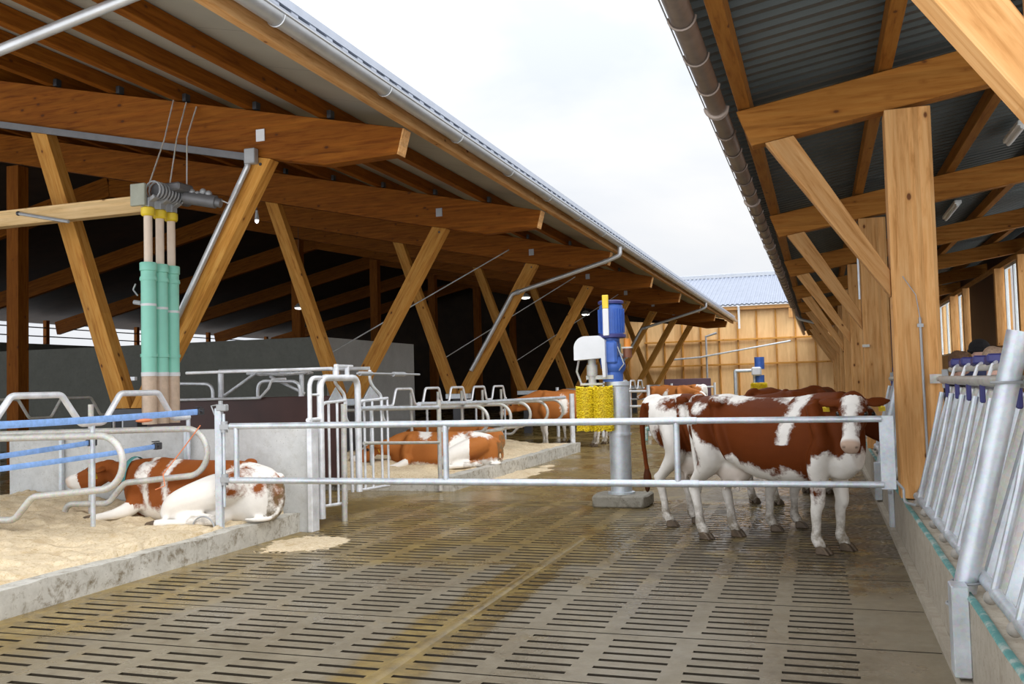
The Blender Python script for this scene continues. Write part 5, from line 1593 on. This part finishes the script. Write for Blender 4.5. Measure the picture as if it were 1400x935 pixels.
# ================================================================== PEOPLE behind the feed fence
def person(label, loc, rz, hair, coat, hgt=1.76, hat=False, tilt=0.0):
    k = hgt / 1.76
    root = thing('person', label, 'person', loc, None, rz); root.scale = (k,) * 3
    mb = MB()
    for q in (-1, 1):
        limb(mb, [(0, q * .09, .93), (.01, q * .10, .50), (-.02, q * .10, .09)], [(.085, .095), (.058, .062), (.042, .045)], 14)
        limb(mb, [(-.04, q * .10, .06), (.06, q * .105, .045), (.17, q * .11, .035)], [(.042, .05), (.045, .042), (.035, .028)], 12)
        limb(mb, [(-.02, q * .19, 1.42), (-.03, q * .25, 1.16), (.08, q * .22, .95), (.14, q * .17, .90)], [(.062, .07), (.048, .052), (.036, .038), (.03, .032)], 12)
        h0 = V((.15, q * .165, .895))
        limb(mb, [h0, h0 + V((.07, -q * .01, -.02))], [(.022, .040), (.016, .040)], 12)
        for f in range(4):
            b0 = h0 + V((.07, q * (.028 - .019 * f), -.02)); l = (.062, .074, .078, .058)[3 - f]
            limb(mb, [b0, b0 + V((l * .55, 0, -.012)), b0 + V((l * .8, 0, -.04))], [.0095, .009, .007], 8, 2)
        limb(mb, [h0 + V((.02, -q * .03, 0)), h0 + V((.055, -q * .06, -.01)), h0 + V((.085, -q * .062, -.025))], [.013, .011, .008], 8, 2)
    P_, R_ = smooth_pts([(0, 0, .90), (.01, 0, 1.08), (.015, 0, 1.28), (-.005, 0, 1.42), (-.01, 0, 1.50)], [(.165, .115), (.150, .105), (.185, .125), (.185, .10), (.075, .07)], 4)
    mb.sweep(P_, R_, 18, up=V((1, 0, 0)))
    mb.ball((0, 0, .93), (.12, .17, .11), 14)
    limb(mb, [(-.01, 0, 1.46), (.01, 0, 1.58)], [.058, .055], 12)
    c = V((.025, 0, 1.655))
    mb.ball(c, (.096, .076, .118), 18)
    mb.ball(c + V((.045, 0, -.06)), (.052, .052, .055), 12)
    limb(mb, [c + V((.088, 0, .012)), c + V((.114, 0, -.022))], [.010, .016], 8, 2)
    mb.ball(c + V((.090, 0, -.058)), (.014, .026, .012), 8)
    mb.ball(c + V((.078, 0, .022)), (.02, .058, .012), 8)
    for q in (-1, 1): mb.ball(c + V((-.005, q * .078, -.01)), (.022, .010, .033), 10)
    me = finish(mb, .013, 3); me.materials.append(M['skin'])
    b = link(bpy.data.objects.new('body', me)); b.parent = root
    def child(nm, m, x, vox=None):
        if vox:
            mm = finish(x, vox, 4)
        else:
            bmesh.ops.recalc_face_normals(x.bm, faces=x.bm.faces); mm = bpy.data.meshes.new(nm); x.bm.to_mesh(mm); x.bm.free()
            for p in mm.polygons: p.use_smooth = True
        mm.materials.append(m); oo = link(bpy.data.objects.new(nm, mm)); oo.parent = root
        return oo
    x = MB(); P_, R_ = smooth_pts([(0, 0, .80), (.01, 0, 1.08), (.015, 0, 1.28), (-.005, 0, 1.43), (-.008, 0, 1.52)], [(.195, .145), (.175, .13), (.205, .145), (.20, .118), (.085, .082)], 4)
    x.sweep(P_, R_, 18, up=V((1, 0, 0)))
    for q in (-1, 1): limb(x, [(-.02, q * .19, 1.42), (-.03, q * .25, 1.16), (.075, q * .222, .96)], [(.078, .085), (.064, .068), (.052, .054)], 12)
    child('jacket', coat, x, .015)
    x = MB()
    for q in (-1, 1): limb(x, [(0, q * .09, .93), (.01, q * .10, .50), (-.02, q * .10, .10)], [(.098, .112), (.075, .08), (.062, .066)], 14)
    x.ball((0, 0, .90), (.13, .18, .12), 14)
    child('trousers', M['trouser'], x, .016)
    for q in (-1, 1):
        x = MB(); limb(x, [(-.05, q * .10, .055), (.06, q * .105, .05), (.18, q * .11, .035)], [(.052, .052), (.054, .048), (.040, .032)], 12); child('boot', M['black'], x)
        child('eye', M['eye'], MB().ball(c + V((.083, q * .032, .004)), .0105, 8))
    x = MB()
    if hat:
        x.ball(c + V((-.015, 0, .055)), (.108, .090, .092), 18); x.tube([c + V((-.012 + .105 * math.cos(a), .088 * math.sin(a), .030)) for a in [2 * math.pi * i / 20 for i in range(20)]], .016, 8, closed=True)
        child('beanie', M['knit_black'], x)
    else:
        x.ball(c + V((-.022, 0, .028)), (.098, .086, .108), 18); x.ball(c + V((-.055, 0, -.03)), (.062, .076, .075), 14)
        x.ball(c + V((.03, 0, .090)), (.06, .07, .035), 12)
        child('hair', hair, x, .012)
    return root
person('person with brown hair in a dark jacket, leftmost of the three behind the feed fence', (1.22, 9.55, .14), math.radians(15), M['hair_brown'], M['cloth_dark'], 1.60)
person('person in a black beanie and dark jacket behind the feed fence', (1.46, 9.95, .14), math.radians(-48), M['hair_brown'], M['cloth_blue'], 1.70, hat=True)
person('person with light brown hair in a grey jacket behind the feed fence', (1.38, 8.72, .14), math.radians(40), M['hair_grey'], M['cloth_grey'], 1.61)

# ================================================================== LIGHT, SKY, CAMERA
w = bpy.data.worlds.new('overcast_sky'); SC.world = w; w.use_nodes = True
nt = w.node_tree; nt.nodes.clear()
N = lambda t: nt.nodes.new(t)
out = N('ShaderNodeOutputWorld'); bg = N('ShaderNodeBackground'); tc = N('ShaderNodeTexCoord'); mp = N('ShaderNodeMapping'); no = N('ShaderNodeTexNoise'); cr = N('ShaderNodeValToRGB')
mp.inputs['Scale'].default_value = (1.6, 1.6, 3.6); mp.inputs['Location'].default_value = (2.3, .4, 1.1)
no.inputs['Scale'].default_value = 1.5; no.inputs['Detail'].default_value = 6; no.inputs['Roughness'].default_value = .5; no.inputs['Distortion'].default_value = .3
e = cr.color_ramp.elements
e[0].position = .40; e[0].color = (.78, .83, .91, 1); e[1].position = .64; e[1].color = (1.0, 1.0, 1.0, 1)
L_ = nt.links.new
L_(tc.outputs['Generated'], mp.inputs[0]); L_(mp.outputs[0], no.inputs['Vector']); L_(no.outputs['Fac'], cr.inputs[0]); L_(cr.outputs[0], bg.inputs['Color']); L_(bg.outputs[0], out.inputs[0])
sx = N('ShaderNodeSeparateXYZ'); L_(tc.outputs['Generated'], sx.inputs[0])
ra = N('ShaderNodeMapRange'); L_(sx.outputs[2], ra.inputs['Value'])        # an overcast sky is brightest overhead
pw = N('ShaderNodeMath'); pw.operation = 'POWER'; pw.use_clamp = True; L_(sx.outputs[2], pw.inputs[0]); pw.inputs[1].default_value = 2.0; L_(pw.outputs[0], ra.inputs['Value'])
ra.inputs['To Min'].default_value = .80; ra.inputs['To Max'].default_value = 2.5
# and brighter behind the camera, unseen: fill added for camera-facing surfaces
mr = N('ShaderNodeMapRange'); L_(sx.outputs[1], mr.inputs['Value'])
mr.inputs['From Min'].default_value = .1; mr.inputs['From Max'].default_value = -1.0; mr.inputs['To Min'].default_value = 0.0; mr.inputs['To Max'].default_value = 1.1
ad = N('ShaderNodeMath'); L_(ra.outputs[0], ad.inputs[0]); L_(mr.outputs[0], ad.inputs[1])
L_(ad.outputs[0], bg.inputs['Strength'])
sun = bpy.data.lights.new('sun', 'SUN'); sun.energy = 1.55; sun.angle = math.radians(36); sun.color = (1, .985, .96)
so = link(bpy.data.objects.new('sun', sun)); so.rotation_euler = V((-.55, .42, -.72)).to_track_quat('-Z', 'Y').to_euler()   # bright patch of cloud behind the right shoulder

cam = bpy.data.cameras.new('camera'); co = link(bpy.data.objects.new('camera', cam))
cam.sensor_fit = 'HORIZONTAL'; cam.sensor_width = 36.0; cam.lens = 36.0 * 1270.0 / 1400.0
cam.clip_start = .05; cam.clip_end = 400
d = V((422, 48, 1270)).normalized(); l = V((-3840, 159, 1270)); l = (l - d * l.dot(d)).normalized()
X_ = -l; U_ = -X_.cross(d)
if U_.y > 0: U_ = -U_
# rows of world axes in camera image coordinates (x right, y down, z forward) -> blender camera axes (x right, y up, -z forward)
R = Matrix((X_, d, U_))
right = R @ V((1, 0, 0)); upv = R @ V((0, -1, 0)); fwd = R @ V((0, 0, 1))
Mx = Matrix((right, upv, -fwd)).transposed().to_4x4(); Mx.translation = V((0, 0, 1.55))
co.matrix_world = Mx
SC.camera = co
SC.cycles.diffuse_bounces = 3
vs = SC.view_settings
vs.view_transform = 'Standard'; vs.look = 'None'; vs.gamma = 1.0; vs.use_curve_mapping = False; vs.exposure = .25
